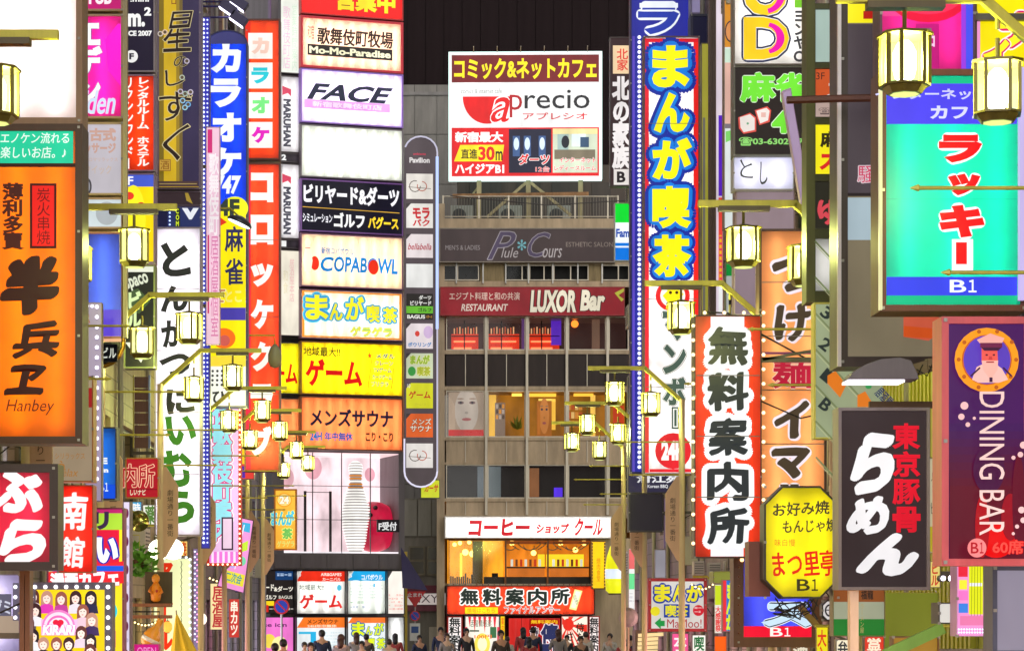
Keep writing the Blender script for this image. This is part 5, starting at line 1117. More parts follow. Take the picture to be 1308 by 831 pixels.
# octagonal yellow
s = S('okonomiyaki_sign', 'yellow eight sided sign listing savoury pancakes in brush writing with B1 at the foot', 'sign', (976,620,1072,764), 22.5, .3, (44,40,30), 2.6, (250,232,20), 1.0, shape='oct', cut=24)
s.text('お好み焼', 988,640,1060,658,(70,60,40),.025,rot=3,brush=0.03).text('もんじゃ焼', 1000,662,1070,680,(70,60,40),.025,rot=3,brush=0.03).text('味自慢', 990,688,1016,697,(230,110,40),.0).text('まつ里亭', 987,702,1068,736,(224,36,20),.03,rot=2,brush=0.03).text('B1', 1018,739,1045,754,(60,50,24),.012)
MB().box(s.lx(962), s.lx(990), .31, .6, s.lz(764)+.02, s.lz(690)).build('brown_side_box', D((120,60,44), .5), s.root)
# blue B1 sign with bulbs in brown frame
s = S('bulb_framed_blue_sign', 'blue and red B1 sign in a wide brown frame, low behind the yellow octagon', 'sign', (937,700,1050,826), 30, .35, (96,52,36), 13, (64,74,240), 1.0)
s.rect(950,799,1037,813,(238,16,50)).text('B1', 984,801,1010,812,(250,240,240),.012).text('ス', 972,770,1040,800,(200,225,250),.06,((30,30,60),.05),out2=((235,245,255),.08))
s.bulbs([(943.5,712+i*12) for i in range(9)],1.6,(110,60,40),.5).bulbs([(947.5,714.5),(966,714.5)],2.6,(255,200,130),3)
s = S('small_manga_flag_sign', 'small dark red framed manga cafe sign with a green arrow, low between lamp poles', 'sign', (828,738,903,806), 44, .2, (168,24,48), 4, (216,214,210), .85)
for c_, a, b in (('ま',836,857),('ん',859,875),('が',877,898)): s.text(c_,a,746,b,768,(236,226,40),.05,((24,60,160),.10))
s.rect(848,771,881,788,(24,60,160)).text('喫茶', 850,772,879,787,(226,220,50),.04).disc(837,780,6,6,(236,226,40)).disc(892,779,7,7,(206,30,50)).lines(887,774,898,784,2,(250,220,220))
s.poly([(836,795),(844,788),(844,792),(849,792),(849,799),(844,799),(844,803)],(30,150,70)).text('MaMoo!', 852,790,896,801,(170,40,50),.0)
# bottom right shop
s = S('grey_backed_sign', 'grey blue blank sign back at the bottom right corner', 'sign', (1268,722,1330,836), 17.5, .3, (74,78,106), 6, (168,160,182), .6)
s = S('colourful_display_sign', 'brightly lit narrow display of pink, blue and yellow prints under the dining bar sign', 'sign', (1222,716,1268,812), 19.5, .25, (200,150,200), 1, (240,150,210), 1.0)
for x, y, w_, h_, c_ in ((1225,722,12,14,(226,40,60)),(1226,740,10,12,(240,230,60)),(1225,754,12,12,(240,120,200)),(1225,770,12,12,(60,130,226)),(1238,718,18,66,(222,228,30)),(1257,720,9,16,(226,30,70)),(1257,740,9,14,(200,190,210)),(1257,756,9,16,(240,110,200)),(1257,774,9,10,(120,180,240)),(1226,786,40,12,(226,120,170)),(1238,744,16,4,(230,230,240))): s.rect(x,y,x+w_,y+h_,c_)
for i in range(5): s.line([(1241+i*3.4,720),(1240+i*3.8,786)],.6,(110,120,20))
for i in range(26): s.bulbs([(1224+(i % 13)*3.4, 803+(i//13)*4+(i % 13)*.25)],1.1,(215,230,255),1.8) if i % 13 == 0 else None
s.bulbs([(1224+(i % 13)*3.4, 803+(i//13)*4) for i in range(26)],1.1,(215,230,255),1.8)
s = S('small_white_box_sign', 'small white lit box sign beside the colourful display', 'sign', (1199,769,1222,796), 19.8, .3, (50,50,54), 1.5, (226,222,214), .9)
s = S('beige_notice_board', 'beige notice board with faint black marks between the ramen and dining bar signs', 'notice board', (1186,584,1206,706), 21.5, .15, (170,150,60), 1, (206,196,160), .75)
s.text('鳥', 1190,602,1200,614,(60,60,50),.0).text('ビル', 1190,640,1204,656,(50,50,50),.0).rect(1188,672,1205,704,(190,176,40))
s = S('banded_shop_sign', 'brown, pale and green banded sign behind the post of the ramen sign', 'sign', (1064,751,1131,812), 22.5, .2, (120,110,60), 1, (170,176,150), .75, mount=False)
s.rect(1065,752,1130,768,(150,84,40)).rect(1065,790,1130,811,(40,130,50)).text('福龍', 1100,753,1116,765,(60,40,30),.03).vtext('ラーメン屋', 1099,770,1104,808,(190,170,110),.0)
S('green_panel_wall', 'yellow green painted panel wall at the bottom right behind the white box sign', 'wall panel', (1128,756,1200,1108), 23.2, .2, (150,156,50), 1, (146,156,50), .5, mount=False)

# ================================================================== STREET LAMPS
metal = D((196,186,70), .45, .2, .25, 6); pane_m = bpy.data.materials.new('frosted_lamp_glass'); pane_m.use_nodes = True
_n = pane_m.node_tree.nodes; _l = pane_m.node_tree.links; _n.remove(_n['Principled BSDF'])
_e = _n.new('ShaderNodeEmission'); _e.inputs[0].default_value = (.86, 1, .30, 1); _e.inputs[1].default_value = .80
_t = _n.new('ShaderNodeBsdfTransparent'); _t.inputs[0].default_value = (.50, .50, .40, 1); _a = _n.new('ShaderNodeAddShader')
_l.new(_e.outputs[0], _a.inputs[0]); _l.new(_t.outputs[0], _a.inputs[1]); _l.new(_a.outputs[0], _n['Material Output'].inputs[0])
pane_m.cycles.emission_sampling = 'NONE'
LAMPL = bpy.data.lights.new('lantern_light', 'POINT'); LAMPL.energy = 190; LAMPL.shadow_soft_size = .06; LAMPL.color = (.92, 1, .34)
def oct_pts(w, c): return [(w,-w+c),(w,w-c),(w-c,w),(-w+c,w),(-w,w-c),(-w,-w+c),(-w+c,-w),(w-c,-w)]
def lantern_meshes():
    fm = MB(); w, c, H = .165, .075, .40
    P = oct_pts(w, c)
    def slab(Pa, z0, Pb, z1):
        n = 8; fm.add([(x,y,z0) for x,y in Pa]+[(x,y,z1) for x,y in Pb], [tuple(range(7,-1,-1)), tuple(range(8,16))]+[(i,(i+1)%n,(i+1)%n+n,i+n) for i in range(n)])
    slab(oct_pts(w+.028,c+.01), H, oct_pts(w+.028,c+.01), H+.022); slab(oct_pts(w-.01,c), H+.022, oct_pts(.05,.02), H+.06)
    slab(oct_pts(w+.012,c+.005), -.018, oct_pts(w+.012,c+.005), 0)
    slab(oct_pts(w-.045,c-.01), -.075, oct_pts(w-.01,c), -.019)
    for x, y in P: fm.box(x-.014, x+.014, y-.014, y+.014, .0005, H-.0005)
    fm.tube([(0,0,H+.05),(0,0,H+.22)], .018, 6)
    panes = []
    for i in range(8):
        (x0,y0),(x1,y1) = P[i], P[(i+1) % 8]; k = .985
        panes.append(MB().add([(x0*k,y0*k,.012),(x1*k,y1*k,.012),(x1*k,y1*k,H-.012),(x0*k,y0*k,H-.012)], [(0,1,2,3)]))
    q = oct_pts(w-.06,c-.015); bot = MB().add([(x,y,-.079) for x,y in q], [tuple(range(7,-1,-1))])
    return fm.mesh('lantern'), [p.mesh('glass_pane') for p in panes]+[bot.mesh('glass_pane')]
bulb_m = bpy.data.materials.new('frosted_bulb'); bulb_m.use_nodes = True
_n = bulb_m.node_tree.nodes; _l = bulb_m.node_tree.links; _n.remove(_n['Principled BSDF'])
_e = _n.new('ShaderNodeEmission'); _e.inputs[0].default_value = (1, 1, .85, 1); _e.inputs[1].default_value = 4.5
_t = _n.new('ShaderNodeBsdfTransparent'); _t.inputs[0].default_value = (.85, .85, .8, 1); _a = _n.new('ShaderNodeAddShader')
_l.new(_e.outputs[0], _a.inputs[0]); _l.new(_t.outputs[0], _a.inputs[1]); _l.new(_a.outputs[0], _n['Material Output'].inputs[0])
bulb_m.cycles.emission_sampling = 'NONE'
BULB = MB().lathe((0,0,.03), [(.04,0),(.075,.03),(.09,.10),(.09,.24),(.06,.31),(.03,.34)], 14).mesh('bulb'); BULB.materials.append(bulb_m)
LF, LP = lantern_meshes(); LF.materials.append(D((112,100,42), .45, .4, .3, 8))
for p in LP: p.materials.append(pane_m)
def street_lamp(side, d, label, z_arm=6.95, dark=False):
    t = -side
    r_ = empty('street_lamp', (side*4.6, d, .12 if abs(side*4.6) > 4.35 else 0), label, 'street lamp', 'twin lantern street lamps along both kerbs')
    za = z_arm-.12
    MB().tube([(0,0,0),(0,0,.5),(0,0,.52),(0,0,za-.57)], [.085,.085,.06,.055], 10).build('pole', D((226,200,160), .5, .05, .2, 5), r_, smooth=True)
    m = MB().bar((t*.65,0,za),(t*1.72,0,za),.075,.06).bar((0,0,za-.6),(t*.68,0,za),.075,.06); m.build('arm', metal, r_, bevel=.008)
    MB().bar((t*.95,0,za-.055),(t*1.5,0,za-.055),.05,.12).build('ballast_box', D((92,80,50), .5), r_)
    for z_, l_ in ((za-1.35,1.12),(za-1.95,.9)):
        MB().tube([(-t*.15,0,z_),(t*l_,0,z_),(t*(l_+.01),0,z_),(t*(l_+.07),0,z_)], [.014,.014,.026,.004], 6).build('banner_rod', metal, r_)
    pl = [(t*.03,za-3.55),(t*.03,za-1.98),(t*.10,za-1.98),(t*.30,za-2.3),(t*.30,za-3.15),(t*.10,za-3.5)]
    if t > 0: pl = pl[::-1]
    p_ = MB().prism(pl, -.03, .03).build('name_plate', D((208,172,142), .55, .05, .2, 4), r_)
    # lettering on the plate
    o = MB()
    for i, c_ in enumerate('劇場通り一番街'):
        vs, fs = glyphs(c_, .0)
        o.add([(t*.17+(v[0]-.5)*.11, -.034, za-2.42-.115*i+(v[1]-.38)*.11) for v in vs], fs)
    o.build('lettering', D((58,40,34), .6), p_)
    for lx_, lz_ in ((1.23,-.62),(.57,-.82)):
        h = MB().tube([(t*lx_,0,za+lz_+.6),(t*lx_,0,za-(.03 if lx_ > 1 else .1))], .016, 6).build('hanger', metal, r_)
        l_ = inst('lantern', LF, r_, (t*lx_, 0, za+lz_)); l_.rotation_euler[2] = R(random.uniform(-14, 14))
        l_.scale = (.92, .92, .86)
        for p in LP: inst('glass_pane', p, l_, (0,0,0))
        inst('bulb', BULB, l_, (0,0,0))
        lo = bpy.data.objects.new('lantern_light', LAMPL); COL.objects.link(lo); lo.parent = l_; lo.location = (0,0,.2)
    return r_
RL = [(16.7,'nearest right hand street lamp, its two big lanterns in front of the turquoise sign'),(25.3,'street lamp whose lanterns hang left of the olive directory column'),
      (31.6,'street lamp with a lantern above the left edge of the free information sign'),(43,'street lamp beside the dark box sign, lanterns at the manga cafe sign edge'),
      (50.5,'street lamp over the salon windows, pole in front of the yellow drum lantern'),(56,'lower street lamp just behind the one at the salon windows')]
for d_, t_ in RL: street_lamp(1, d_, t_)
LL = [(18.2,'nearest left hand street lamp, lanterns in front of the blank white sign'),(26.7,'street lamp with a large lantern between the hostel sign and the blue sign'),
      (32.8,'street lamp with lanterns in front of the pork cutlet sign and the B1 arrow sign'),(40,'street lamp with its pole standing against the left edge of the pork cutlet sign'),
      (47,'street lamp in front of the red bulb sign, fourth from the near end'),(52.4,'street lamp with lanterns low over the croquette sign'),
      (59,'street lamp just left of the giant pin showroom'),(64.5,'farthest left street lamp, its lantern over the showroom glass')]
for d_, t_ in LL: street_lamp(-1, d_, t_, 7.15 if d_ == 26.7 else (7.05 if d_ == 18.2 else 6.95))

# ================================================================== TRAFFIC SIGNS
def disc(m, cx, cz, r, y, n=28): return m.add([(cx+r*math.cos(2*math.pi*k/n), y, cz+r*math.sin(2*math.pi*k/n)) for k in range(n)], [tuple(range(n))])
def no_parking(px, py, d, r, label, tri=None):
    z = Z(py, d); r_ = empty('no_parking_sign', (X(px,d), d, 0), label, 'traffic sign')
    MB().tube([(0,.06,0),(0,.06,z+r*.8+(.7 if tri else 0))], .035, 8).build('post', D((170,165,160), .4, .3), r_)
    MB().prism([(r*math.cos(2*math.pi*k/28), z+r*math.sin(2*math.pi*k/28)) for k in range(28)], 0, .02).build('red_rim', D((200,20,40), .35, 0, .08), r_)
    disc(MB(), 0, z, r*.78, -.003).build('blue_disc', D((24,60,190), .35, 0, .08), r_)
    MB().add([(x, -.006, z+y) for x, y in ((-.62*r,.5*r),(.5*r,-.62*r),(.62*r,-.5*r),(-.5*r,.62*r))], [(0,1,2,3)]).build('red_slash', D((200,20,40), .35, 0, .08), r_)
    if tri:
        w = .42; zt = z+r+.12
        MB().prism([(0,zt),(w,zt+.62),(-w,zt+.62)], 0, .02).build('stop_triangle', D((205,24,40), .35, 0, .08), r_)
        o = MB(); vs, fs = glyphs('止まれ', .02); o.add([((v[0]-1.5)*.2, -.004, zt+.42+(v[1])*.17) for v in vs], fs); o.build('lettering', D((240,240,240), .5), r_)
        MB().box(-.2,.2,0,.02,z-r-.75,z-r-.08).build('plate', D((220,220,215), .4), r_); MB().box(-.14,.14,-.004,-.001,z-r-.45,z-r-.2).build('plate_mark', D((40,80,150), .4), r_)
    return r_
no_parking(359.5, 774, 72, .24, 'round blue and red no parking sign in front of the black directory panel')
no_parking(530, 786, 90, .20, 'no parking disc under a red stop triangle beside the leisure building', True)
m_ = empty('round_mirror', (X(803,57), 57, 0), 'grey back of a round traffic mirror between two lamp poles', 'traffic mirror')
MB().lathe((0,0,0), [(.02,0),(.14,.03),(.2,.09),(.22,.1)], 20).build('mirror_back', D((150,140,138), .5), m_); m_.children[0].location = (0,0,Z(788,57)); m_.children[0].rotation_euler = (R(-90),0,0); m_.children[0].scale = (1.1,1.1,1.1)
MB().tube([(0,.15,0),(0,.15,Z(788,57))], .03).build('post', D((170,150,120), .5), m_)
m_ = empty('convex_mirror', (X(177,37), 37, Z(665,37)), 'olive tinted round convex mirror under the dark red kanji sign', 'mirror')
MB().ball((0,0,0), .17, 20, 12, (1,.5,1)).build('mirror_dome', D((170,170,90), .12, .9, .1), m_, smooth=True); MB().tube([(0,.1,.1),(-.5,.3,.35),(-1.0,.3,.35)], .02).build('bracket', metal, m_)

# ================================================================== SMALL FITTINGS
def globe(px, py, d, r, label):
    g_ = empty('globe_lamp', (X(px,d), d, Z(py,d)), label, 'lamp')
    MB().ball((0,0,0), r, 20, 12).build('globe', E((255,255,225), 4, True, 0), g_, smooth=True)
    MB().tube([(0,0,r*.9),(0,0,r+.12),(-.1,.2,r+.25),(-1.3,.3,r+.25)], .02).build('bracket', metal, g_)
globe(203, 702, 41.6, .19, 'large white globe lamp directly left of the lamp pole under the pork cutlet sign')
globe(221, 701, 42.4, .19, 'large white globe lamp directly right of the lamp pole under the pork cutlet sign')
for x, y, t_ in ((1205,738,'small glaring spot lamp left of a pair under the ramen sign edge'),(1216,738,'brighter spot lamp right of a pair beside the colourful display')):
    g_ = empty('spot_lamp', (X(x,20.4), 20.4, Z(y,20.4)), t_, 'lamp')
    MB().ball((0,0,0), .03 if x > 1210 else .02, 12, 8).build('bulb', E((255,240,255), 8, True, 0), g_); MB().tube([(0,.03,0),(0,.14,0)], .03).build('housing', D((60,56,60), .5), g_); MB().tube([(0,.1,0),(1.4,.2,.0)], .012).build('bracket', metal, g_)
# hooded flood lamp
k = 19.4/F
fl = empty('hooded_flood_lamp', (X(1130,19.4), 19.4, Z(484,19.4)), 'dark hooded flood lamp with a glaring white underside, above the ramen sign', 'flood lamp')
m = MB(); prof_ = [(-47,0),(-40,9),(-24,19),(-4,26),(20,28),(34,24),(42,8),(44,0)]
m.prism([(x*k, z*k) for x, z in prof_[::-1]], 0, .32); m.build('hood', D((94,84,104), .5, .1), fl, bevel=.006)
MB().box(-46*k, 26*k, .01, .31, -3.2*k, -.5*k).build('glowing_diffuser', E((255,250,255), 2.6, True, 0), fl)
MB().bar((36*k,.2,12*k),(76*k,.25,24*k),.1,.1).bar((60*k,.2,22*k),(1.2,.3,24*k),.09,.09).build('arm', D((110,92,74), .6), fl)
for i in range(3): MB().tube([((28+i*16)*k,.1,(10+i*4)*k),((40+i*16)*k,.05,(-2+i*7)*k),((52+i*12)*k,.1,(20)*k)], .006, 5).build('cable', D((24,22,24), .6), fl)
MB().bar((X(1110,21)-X(1130,19.4),1.6,-12*k),(1.6,1.6,-12*k),.06).build('rail', D((96,72,50), .6), fl)
# flood lamps over the blue sign
for i, (x, y) in enumerate(((292,10),(306,4),(305,24))):
    f_ = empty('sign_flood_lamp', (X(x,46.5), 46.5, Z(y,46.5)), ('dark violet flood lamp box at the left above the dome topped blue sign','highest dark violet flood lamp box above the dome topped blue sign','lowest dark violet flood lamp box above the dome topped blue sign')[i], 'flood lamp', 'flood lamps above the blue karaoke sign')
    b_ = MB().box(-.17,.17,-.08,.12,-.09,.09).build('housing', D((50,46,100), .4), f_, bevel=.01); b_.rotation_euler[1] = R(35)
    g_ = MB().box(-.16,.16,-.07,.11,-.105,-.093).build('lens', E((240,235,255), 3.0, True, 0), f_); g_.rotation_euler[1] = R(35)
    MB().tube([(0,.1,.05),(-.8,.1,.05)], .02).build('bracket', D((60,56,110), .4, .5), f_)
f_ = empty('dish_lamp', (X(306,44), 44, Z(284,44)), 'dark dish shaped lamp with a glowing rim in front of the blue karaoke sign', 'flood lamp')
b_ = MB().lathe((0,0,0), [(.24,-.02),(.25,0),(.2,.06),(.1,.1),(.04,.12)], 20).build('dish', D((60,64,80), .35, .3), f_, smooth=True); b_.rotation_euler[1] = R(24)
b_ = MB().lathe((0,0,0), [(.22,-.034),(.22,-.024)], 20).build('lens', E((220,240,255), 2, True, 0), f_); b_.rotation_euler[1] = R(24)
MB().tube([(0,.02,.1),(-.2,.2,.3),(-1.5,.3,.3)], .018).build('bracket', metal, f_)
c_ = empty('security_camera', (X(351,52), 52, Z(457,52)), 'grey dome security camera hanging in front of the croquette sign', 'security camera')
MB().lathe((0,0,0), [(.02,-.22),(.1,-.19),(.15,-.08),(.15,.08),(.1,.22),(.04,.3)], 16).build('dome', D((150,150,120), .4), c_, smooth=True); MB().tube([(0,0,.3),(0,0,.5),(-2.1,0,.5)], .02).build('bracket', metal, c_)
# slatted screen on the left wall
sc2 = empty('slatted_screen', (X(172,39.5), 39.5, Z(572,39.5)), 'brown slatted metal screen under the B1 arrow sign', 'screen')
k = 39.5/F; me = MB().box(0, 17*k, 0, .05, 0, 14*k).mesh('slat_panel'); me.materials.append(D((104,72,66), .55, .1))
for j in range(6): inst('slat_panel', me, sc2, (0,0,j*15.4*k))
for x in (-2, 18): MB().box(x*k, (x+1.6)*k, -.03, .08, 0, 93*k).build('post', D((180,170,90) if x < 0 else (90,110,170), .4, .2), sc2)
# air conditioners on the right
for i, (x, y, w_) in enumerate(((886,716,14),(905,718,16),(926,716,16))):
    r_ = empty('wall_air_conditioner', (X(x+w_/2,44.5), 44.5, Z(y+18,44.5)), ('slim grey air conditioner box left of three under the free information sign','white air conditioner box in the middle of three under the free information sign','grey air conditioner box right of three, beside the blue B1 sign')[i], 'air conditioner', 'air conditioners under the free information sign')
    k = 44.5/F; MB().box(-w_/2*k, w_/2*k, 0, .3, 0, 18*k).build('casing', D((190,186,190), .5), r_, bevel=.01)
    for j in range(5): MB().box(-w_/2*k+.02, w_/2*k-.02, -.012, -.002, (2+j*3)*k, (3.4+j*3)*k).build('grille_slat', D((120,116,122), .5), r_)
    MB().box(-w_/2*k, 2.0, .1, .16, -.05, -.005).build('shelf', metal, r_)
s = S('small_green_hood', 'olive shop hood over a thin yellow green banner right of the small manga sign', 'awning', (911,729,946,744), 40, .6, (150,156,70), 1.2, (170,176,80), .5)
s = S('thin_banner', 'thin banner, yellow green above pale with red print, under the olive hood', 'banner', (913,746,922,808), 40.2, .05, (200,200,200), .4, (230,230,220), .9, mount=False)
s.rect(913.5,747,921.5,772,(200,222,40)).vtext('大感謝祭', 914,774,921,806,(226,60,60),.03)
s = S('sliver_sign', 'narrow red and blue sign edge with yellow green letters left of the brown bulb frame', 'sign', (923,740,936,806), 39.5, .2, (160,90,90), .8, (40,110,200), .95)
s.rect(924,741,928,805,(226,50,60)).vtext('まんが', 928,744,938,804,(210,230,50),.06)
s = S('orange_shop_flag', 'orange flag and small round blue lamp low under the yellow green banner', 'flag', (913,812,928,850), 40.4, .05, (200,80,20), .4, (238,96,20), .95, mount=False)
s = S('lilac_wall_panel', 'lilac blank wall panel behind the lamp pole next to the dark box sign', 'wall panel', (848,636,884,700), 56, .1, (150,130,180), 1, (158,140,186), .5)
s = S('pale_wall_panel', 'pale grey blue wall panel below the lilac one', 'wall panel', (836,701,884,738), 56, .1, (170,160,180), 1, (186,182,196), .55)
aw = empty('slatted_awning', (X(850,58), 58, Z(838,58)), 'cream awning with dark slats at the foot of the right hand lamp poles', 'awning')
k = 58/F
for i in range(6): 
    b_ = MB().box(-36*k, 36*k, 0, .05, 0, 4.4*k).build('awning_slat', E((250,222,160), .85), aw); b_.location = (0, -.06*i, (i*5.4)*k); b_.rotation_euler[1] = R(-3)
MB().box(-38*k, 38*k, .08, .14, -2*k, 34*k).build('frame', D((110,90,80), .6), aw)
MB().box(-37*k,37*k,.2,1.2,-.4,33*k).build('shop_box', D((150,120,110), .6), aw)
# figurine, bottle lamp, shelves
k = 35/F
fg = empty('orange_figurine', (X(199,35), 35, Z(768,35)), 'small orange seated figurine on a wooden shelf below the globe lamps', 'figurine')
MB().lathe((0,0,0), [(.05,0),(.1,.03),(.12,.12),(.11,.24),(.08,.32),(.05,.36)], 16).build('body', D((236,140,30), .45), fg, smooth=True)
MB().ball((0,0,.43), .09, 16, 10).build('head', D((240,150,40), .45), fg, smooth=True)
MB().tube([(.09,-.03,.28),(.15,-.08,.18),(.08,-.12,.14)], .025).tube([(-.09,-.03,.28),(-.14,-.08,.2),(-.06,-.12,.16)], .025).build('arms', D((232,130,30), .45), fg, smooth=True)
MB().ball((.03,-.1,.2), .03, 8, 6).build('ornament', D((190,50,40), .4), fg); MB().box(-.26,.34,.2,.24,-.1,.56).build('backboard', D((80,66,40), .6), fg); fg.scale = (.68,.68,.8)
for i, (y, t_) in enumerate(((770,'upper brown plank shelf carrying the orange figurine'),(785,'lower brown plank shelf above the orange bottle lamp'))):
    b_ = MB().box(-2.2, .22, 0, .3, 0, .05).build('plank_shelf', D((150,92,60), .6), None, label=t_, cat='shelf'); b_.location = (X(199,35), 34.95, Z(y,35)-.05)
bt = empty('bottle_lamp', (X(188,34.5), 34.5, Z(824,34.5)), 'tilted orange bottle shaped lamp with a white band hanging under the lower shelf', 'lamp')
b_ = MB().lathe((0,0,0), [(.1,0),(.13,.05),(.13,.16),(.1,.24),(.05,.3),(.045,.42),(.05,.44)], 16).build('bottle', D((240,160,50), .3), bt, smooth=True); b_.rotation_euler[1] = R(28)
b_ = MB().lathe((0,0,0), [(.133,.07),(.134,.13)], 16).build('white_band', D((235,230,220), .4), bt, smooth=True); b_.rotation_euler[1] = R(28)
MB().tube([(.17,0,.38),(.18,.02,.5),(-.6,.2,.5)], .012, 5).build('cable', D((40,34,30), .6), bt)
pr = empty('folded_parasol', (X(232,43), 43, Z(880,43)), 'half folded yellow parasol with a red trim in front of the menu board', 'parasol')
m = MB(); ap = (-.1,0,1.42); n = 14; base = []
for i in range(n):
    a = 2*math.pi*i/n; rr = .3 if i % 2 else .2; base.append((rr*math.cos(a)+.08, rr*math.sin(a), .55))
m.add([ap]+base, [(0,i+1,(i+1) % n+1) for i in range(n)]); m.build('canopy', D((226,190,40), .6), pr)
m = MB()
for i in range(n):
    a_, b_ = base[i], base[(i+1) % n]; m.add([a_, b_, (b_[0],b_[1],b_[2]-.07), (a_[0],a_[1],a_[2]-.07)], [(0,1,2,3)])
m.build('trim', D((170,40,30), .6), pr); MB().tube([(-.1,0,1.45),(.1,0,-1.0)], .015).build('shaft', D((160,150,140), .4, .5), pr)
# little hanging plant
hp = empty('hanging_plant', (X(178,36), 36, Z(716,36)), 'leafy green plant hanging beside the convex mirror', 'plant')
MB().lathe((0,0,0), [(.06,-.1),(.1,0),(.1,.02)], 10).build('pot', D((90,60,40), .7), hp); MB().tube([(0,0,0),(0,0,.4),(-1,.1,.4)], .008, 5).build('hanger', metal, hp)
lf = MB().add([(0,0,0),(.035,.0,.05),(0,-.01,.13),(-.035,0,.05)], [(0,1,2,3)]).mesh('leaf'); lf.materials.append(D((90,150,40), .5, 0, .3))
for i in range(150):
    o = inst('leaf', lf, hp, (random.gauss(0,.09), random.gauss(0,.07), random.uniform(-.22,.2))); o.rotation_euler = (random.uniform(-2,2), random.uniform(-2,2), random.uniform(0,6)); o.scale = [random.uniform(.8,1.6)]*3
# overhead cables
for i, (pts, t_) in enumerate((([(900,398,30),(930,400,30),(975,428,30),(1045,466,30)],'black cable drooping over the top of the free information sign'),
                               ([(1005,128,21.5),(1070,126,21.5),(1320,122,21.5)],'brown steel rod crossing behind the two big right hand lanterns'),
                               ([(575,250,98),(700,262,98),(800,256,98)],'thin sagging wire in front of the roof railing'))):
    MB().tube([(X(x,d_),d_,Z(y,d_)) for x,y,d_ in pts], (.012,.035,.02)[i], 6).build('cable' if i != 1 else 'steel_rod', D((40,32,30) if i != 1 else (90,44,30), .5), None, label=t_, cat='cable' if i != 1 else 'rod')
b_ = MB().bar((X(1130,20.8),20.8,Z(836,20.8)),(X(1205,20.8),20.8,Z(801,20.8)),.1,.06).build('green_beam', D((120,170,70), .5), None, label='bright green slanting beam in front of the yellow green panel', cat='beam')
s = S('wooden_shop_board', 'brown wooden board with faint lettering under the green beam', 'sign', (1140,812,1200,900), 21.6, .15, (120,84,50), 2, (186,140,50), .6)

s = S('yellow_hanging_banner', 'short yellow banner with red strokes under the yellow octagonal sign', 'banner', (1043,800,1058,850), 23.6, .05, (200,180,30), .5, (236,222,30), .95, mount=False); s.vtext('大入', 1045,804,1056,846,(220,60,30),.03)
MB().tube([(X(1043,23.5),23.6,Z(799,23.5)),(5.6,23.6,Z(799,23.5))], .015, 6).build('banner_rail', metal, None, label='thin rail carrying the short yellow banner', cat='rail')
s = S('round_crest_sign', 'small round black and white crest sign at the octagonal sign lower right', 'sign', (1050,766,1070,792), 23.9, .15, (40,38,40), 1.5, (226,222,220), .85, shape='oct', cut=6); s.disc(1060,779,6,8,(50,46,50)).disc(1060,779,4,5.6,(226,222,220)).text('十', 1056,774,1064,784,(50,46,50),.03)
cb2 = empty('cable_bundle', (X(1020,28), 28, Z(775,28)), 'tangle of black cables and a metal clamp under the octagonal sign', 'cables')
for i in range(9):
    pts = [(X(985+random.uniform(0,60),28)-X(1020,28), random.uniform(-.1,.1), Z(766+random.uniform(-4,26),28)-Z(775,28)) for _ in range(5)]; pts.sort(key=lambda p: p[0])
    MB().tube(pts, random.uniform(.006,.014), 5).build('cable', D((36,30,40), .5), cb2)
MB().bar((.02,0,0),(.3,.05,-.3),.07).bar((.28,.05,-.28),(.5,.05,-.22),.05).build('clamp', D((170,130,90), .4, .6), cb2)
for i, (x, y, w_, h_, d_, c1, c2, t_, lab_) in enumerate((
  (1188,716,14,34,21.8,(232,210,120),(200,60,40),'ビル','small cream sign with red kana under the beige notice board'),
  (1104,812,26,40,23.0,(220,60,40),(250,235,210),'営業中','small red open for business board at the very bottom beside the ramen sign post'),
  (1068,816,18,40,23.1,(250,240,210),(60,60,60),'弁当','small cream lunch board at the very bottom left of the ramen sign post'),
  (858,808,22,40,47.0,(240,90,150),(255,240,245),'本日','small pink board below the manga flag sign'),
  (884,810,18,40,46.5,(250,250,240),(40,110,60),'喫煙','small white board with green kanji below the manga flag sign'),
  (167,640,14,34,40.0,(70,170,220),(250,250,250),'時計','tiny blue lit sign above the convex mirror'),
  (268,744,22,60,58.0,(250,230,170),(190,60,60),'居酒屋','small cream tavern sign low between the far lamp poles'),
  (292,764,14,50,60.0,(200,60,50),(250,240,220),'串カツ','narrow red skewer shop sign low beside the cream tavern sign'),
  (300,730,12,26,61.0,(60,60,150),(230,240,255),'BAR','tiny blue bar sign over the red skewer shop sign'),
  (182,644,20,26,45.5,(250,250,235),(90,130,60),'薬','small white sign with green kanji behind the convex mirror'),
  (226,690,14,20,46.0,(255,210,110),(200,80,30),'焼','tiny amber sign above the menu board'),
  (1010,820,26,40,31.0,(120,84,60),(230,220,200),'酒処','small brown wooden sign under the bulb framed blue sign'))):
    s = S('small_shop_sign', lab_, 'sign', (x,y,x+w_,y+h_), d_, .12, (110,100,96), .8, c1, .95, group='small shop signs low between the big ones')
    (s.vtext if h_ > w_ else s.text)(t_, x+w_*.15, y+h_*.06, x+w_*.85, y+h_*.94, c2, .03)
for i, (x, y, n_, d_, t_) in enumerate(((268,738,11,57,'string of small warm bulbs over the cream tavern sign'),(168,792,9,38,'string of small warm bulbs beside the orange bottle lamp'),(884,746,7,43,'string of small warm bulbs under the free information sign'))):
    e_ = empty('bulb_string', (X(x,d_), d_, Z(y,d_)), t_, 'string lights'); k = d_/F
    me = MB().ball((0,0,0), 1.2*k, 8, 5).mesh('bulb'); me.materials.append(E((255,225,150), 3.5, False, 0))
    pts = [(q*4.4*k, 0, (-6*math.sin(math.pi*q/(n_-1)))*k) for q in range(n_)]
    MB().tube([(p[0],0,p[2]+1.4*k) for p in pts], .006, 4).build('wire', D((30,26,26), .6), e_)
    for p in pts: inst('bulb', me, e_, p)
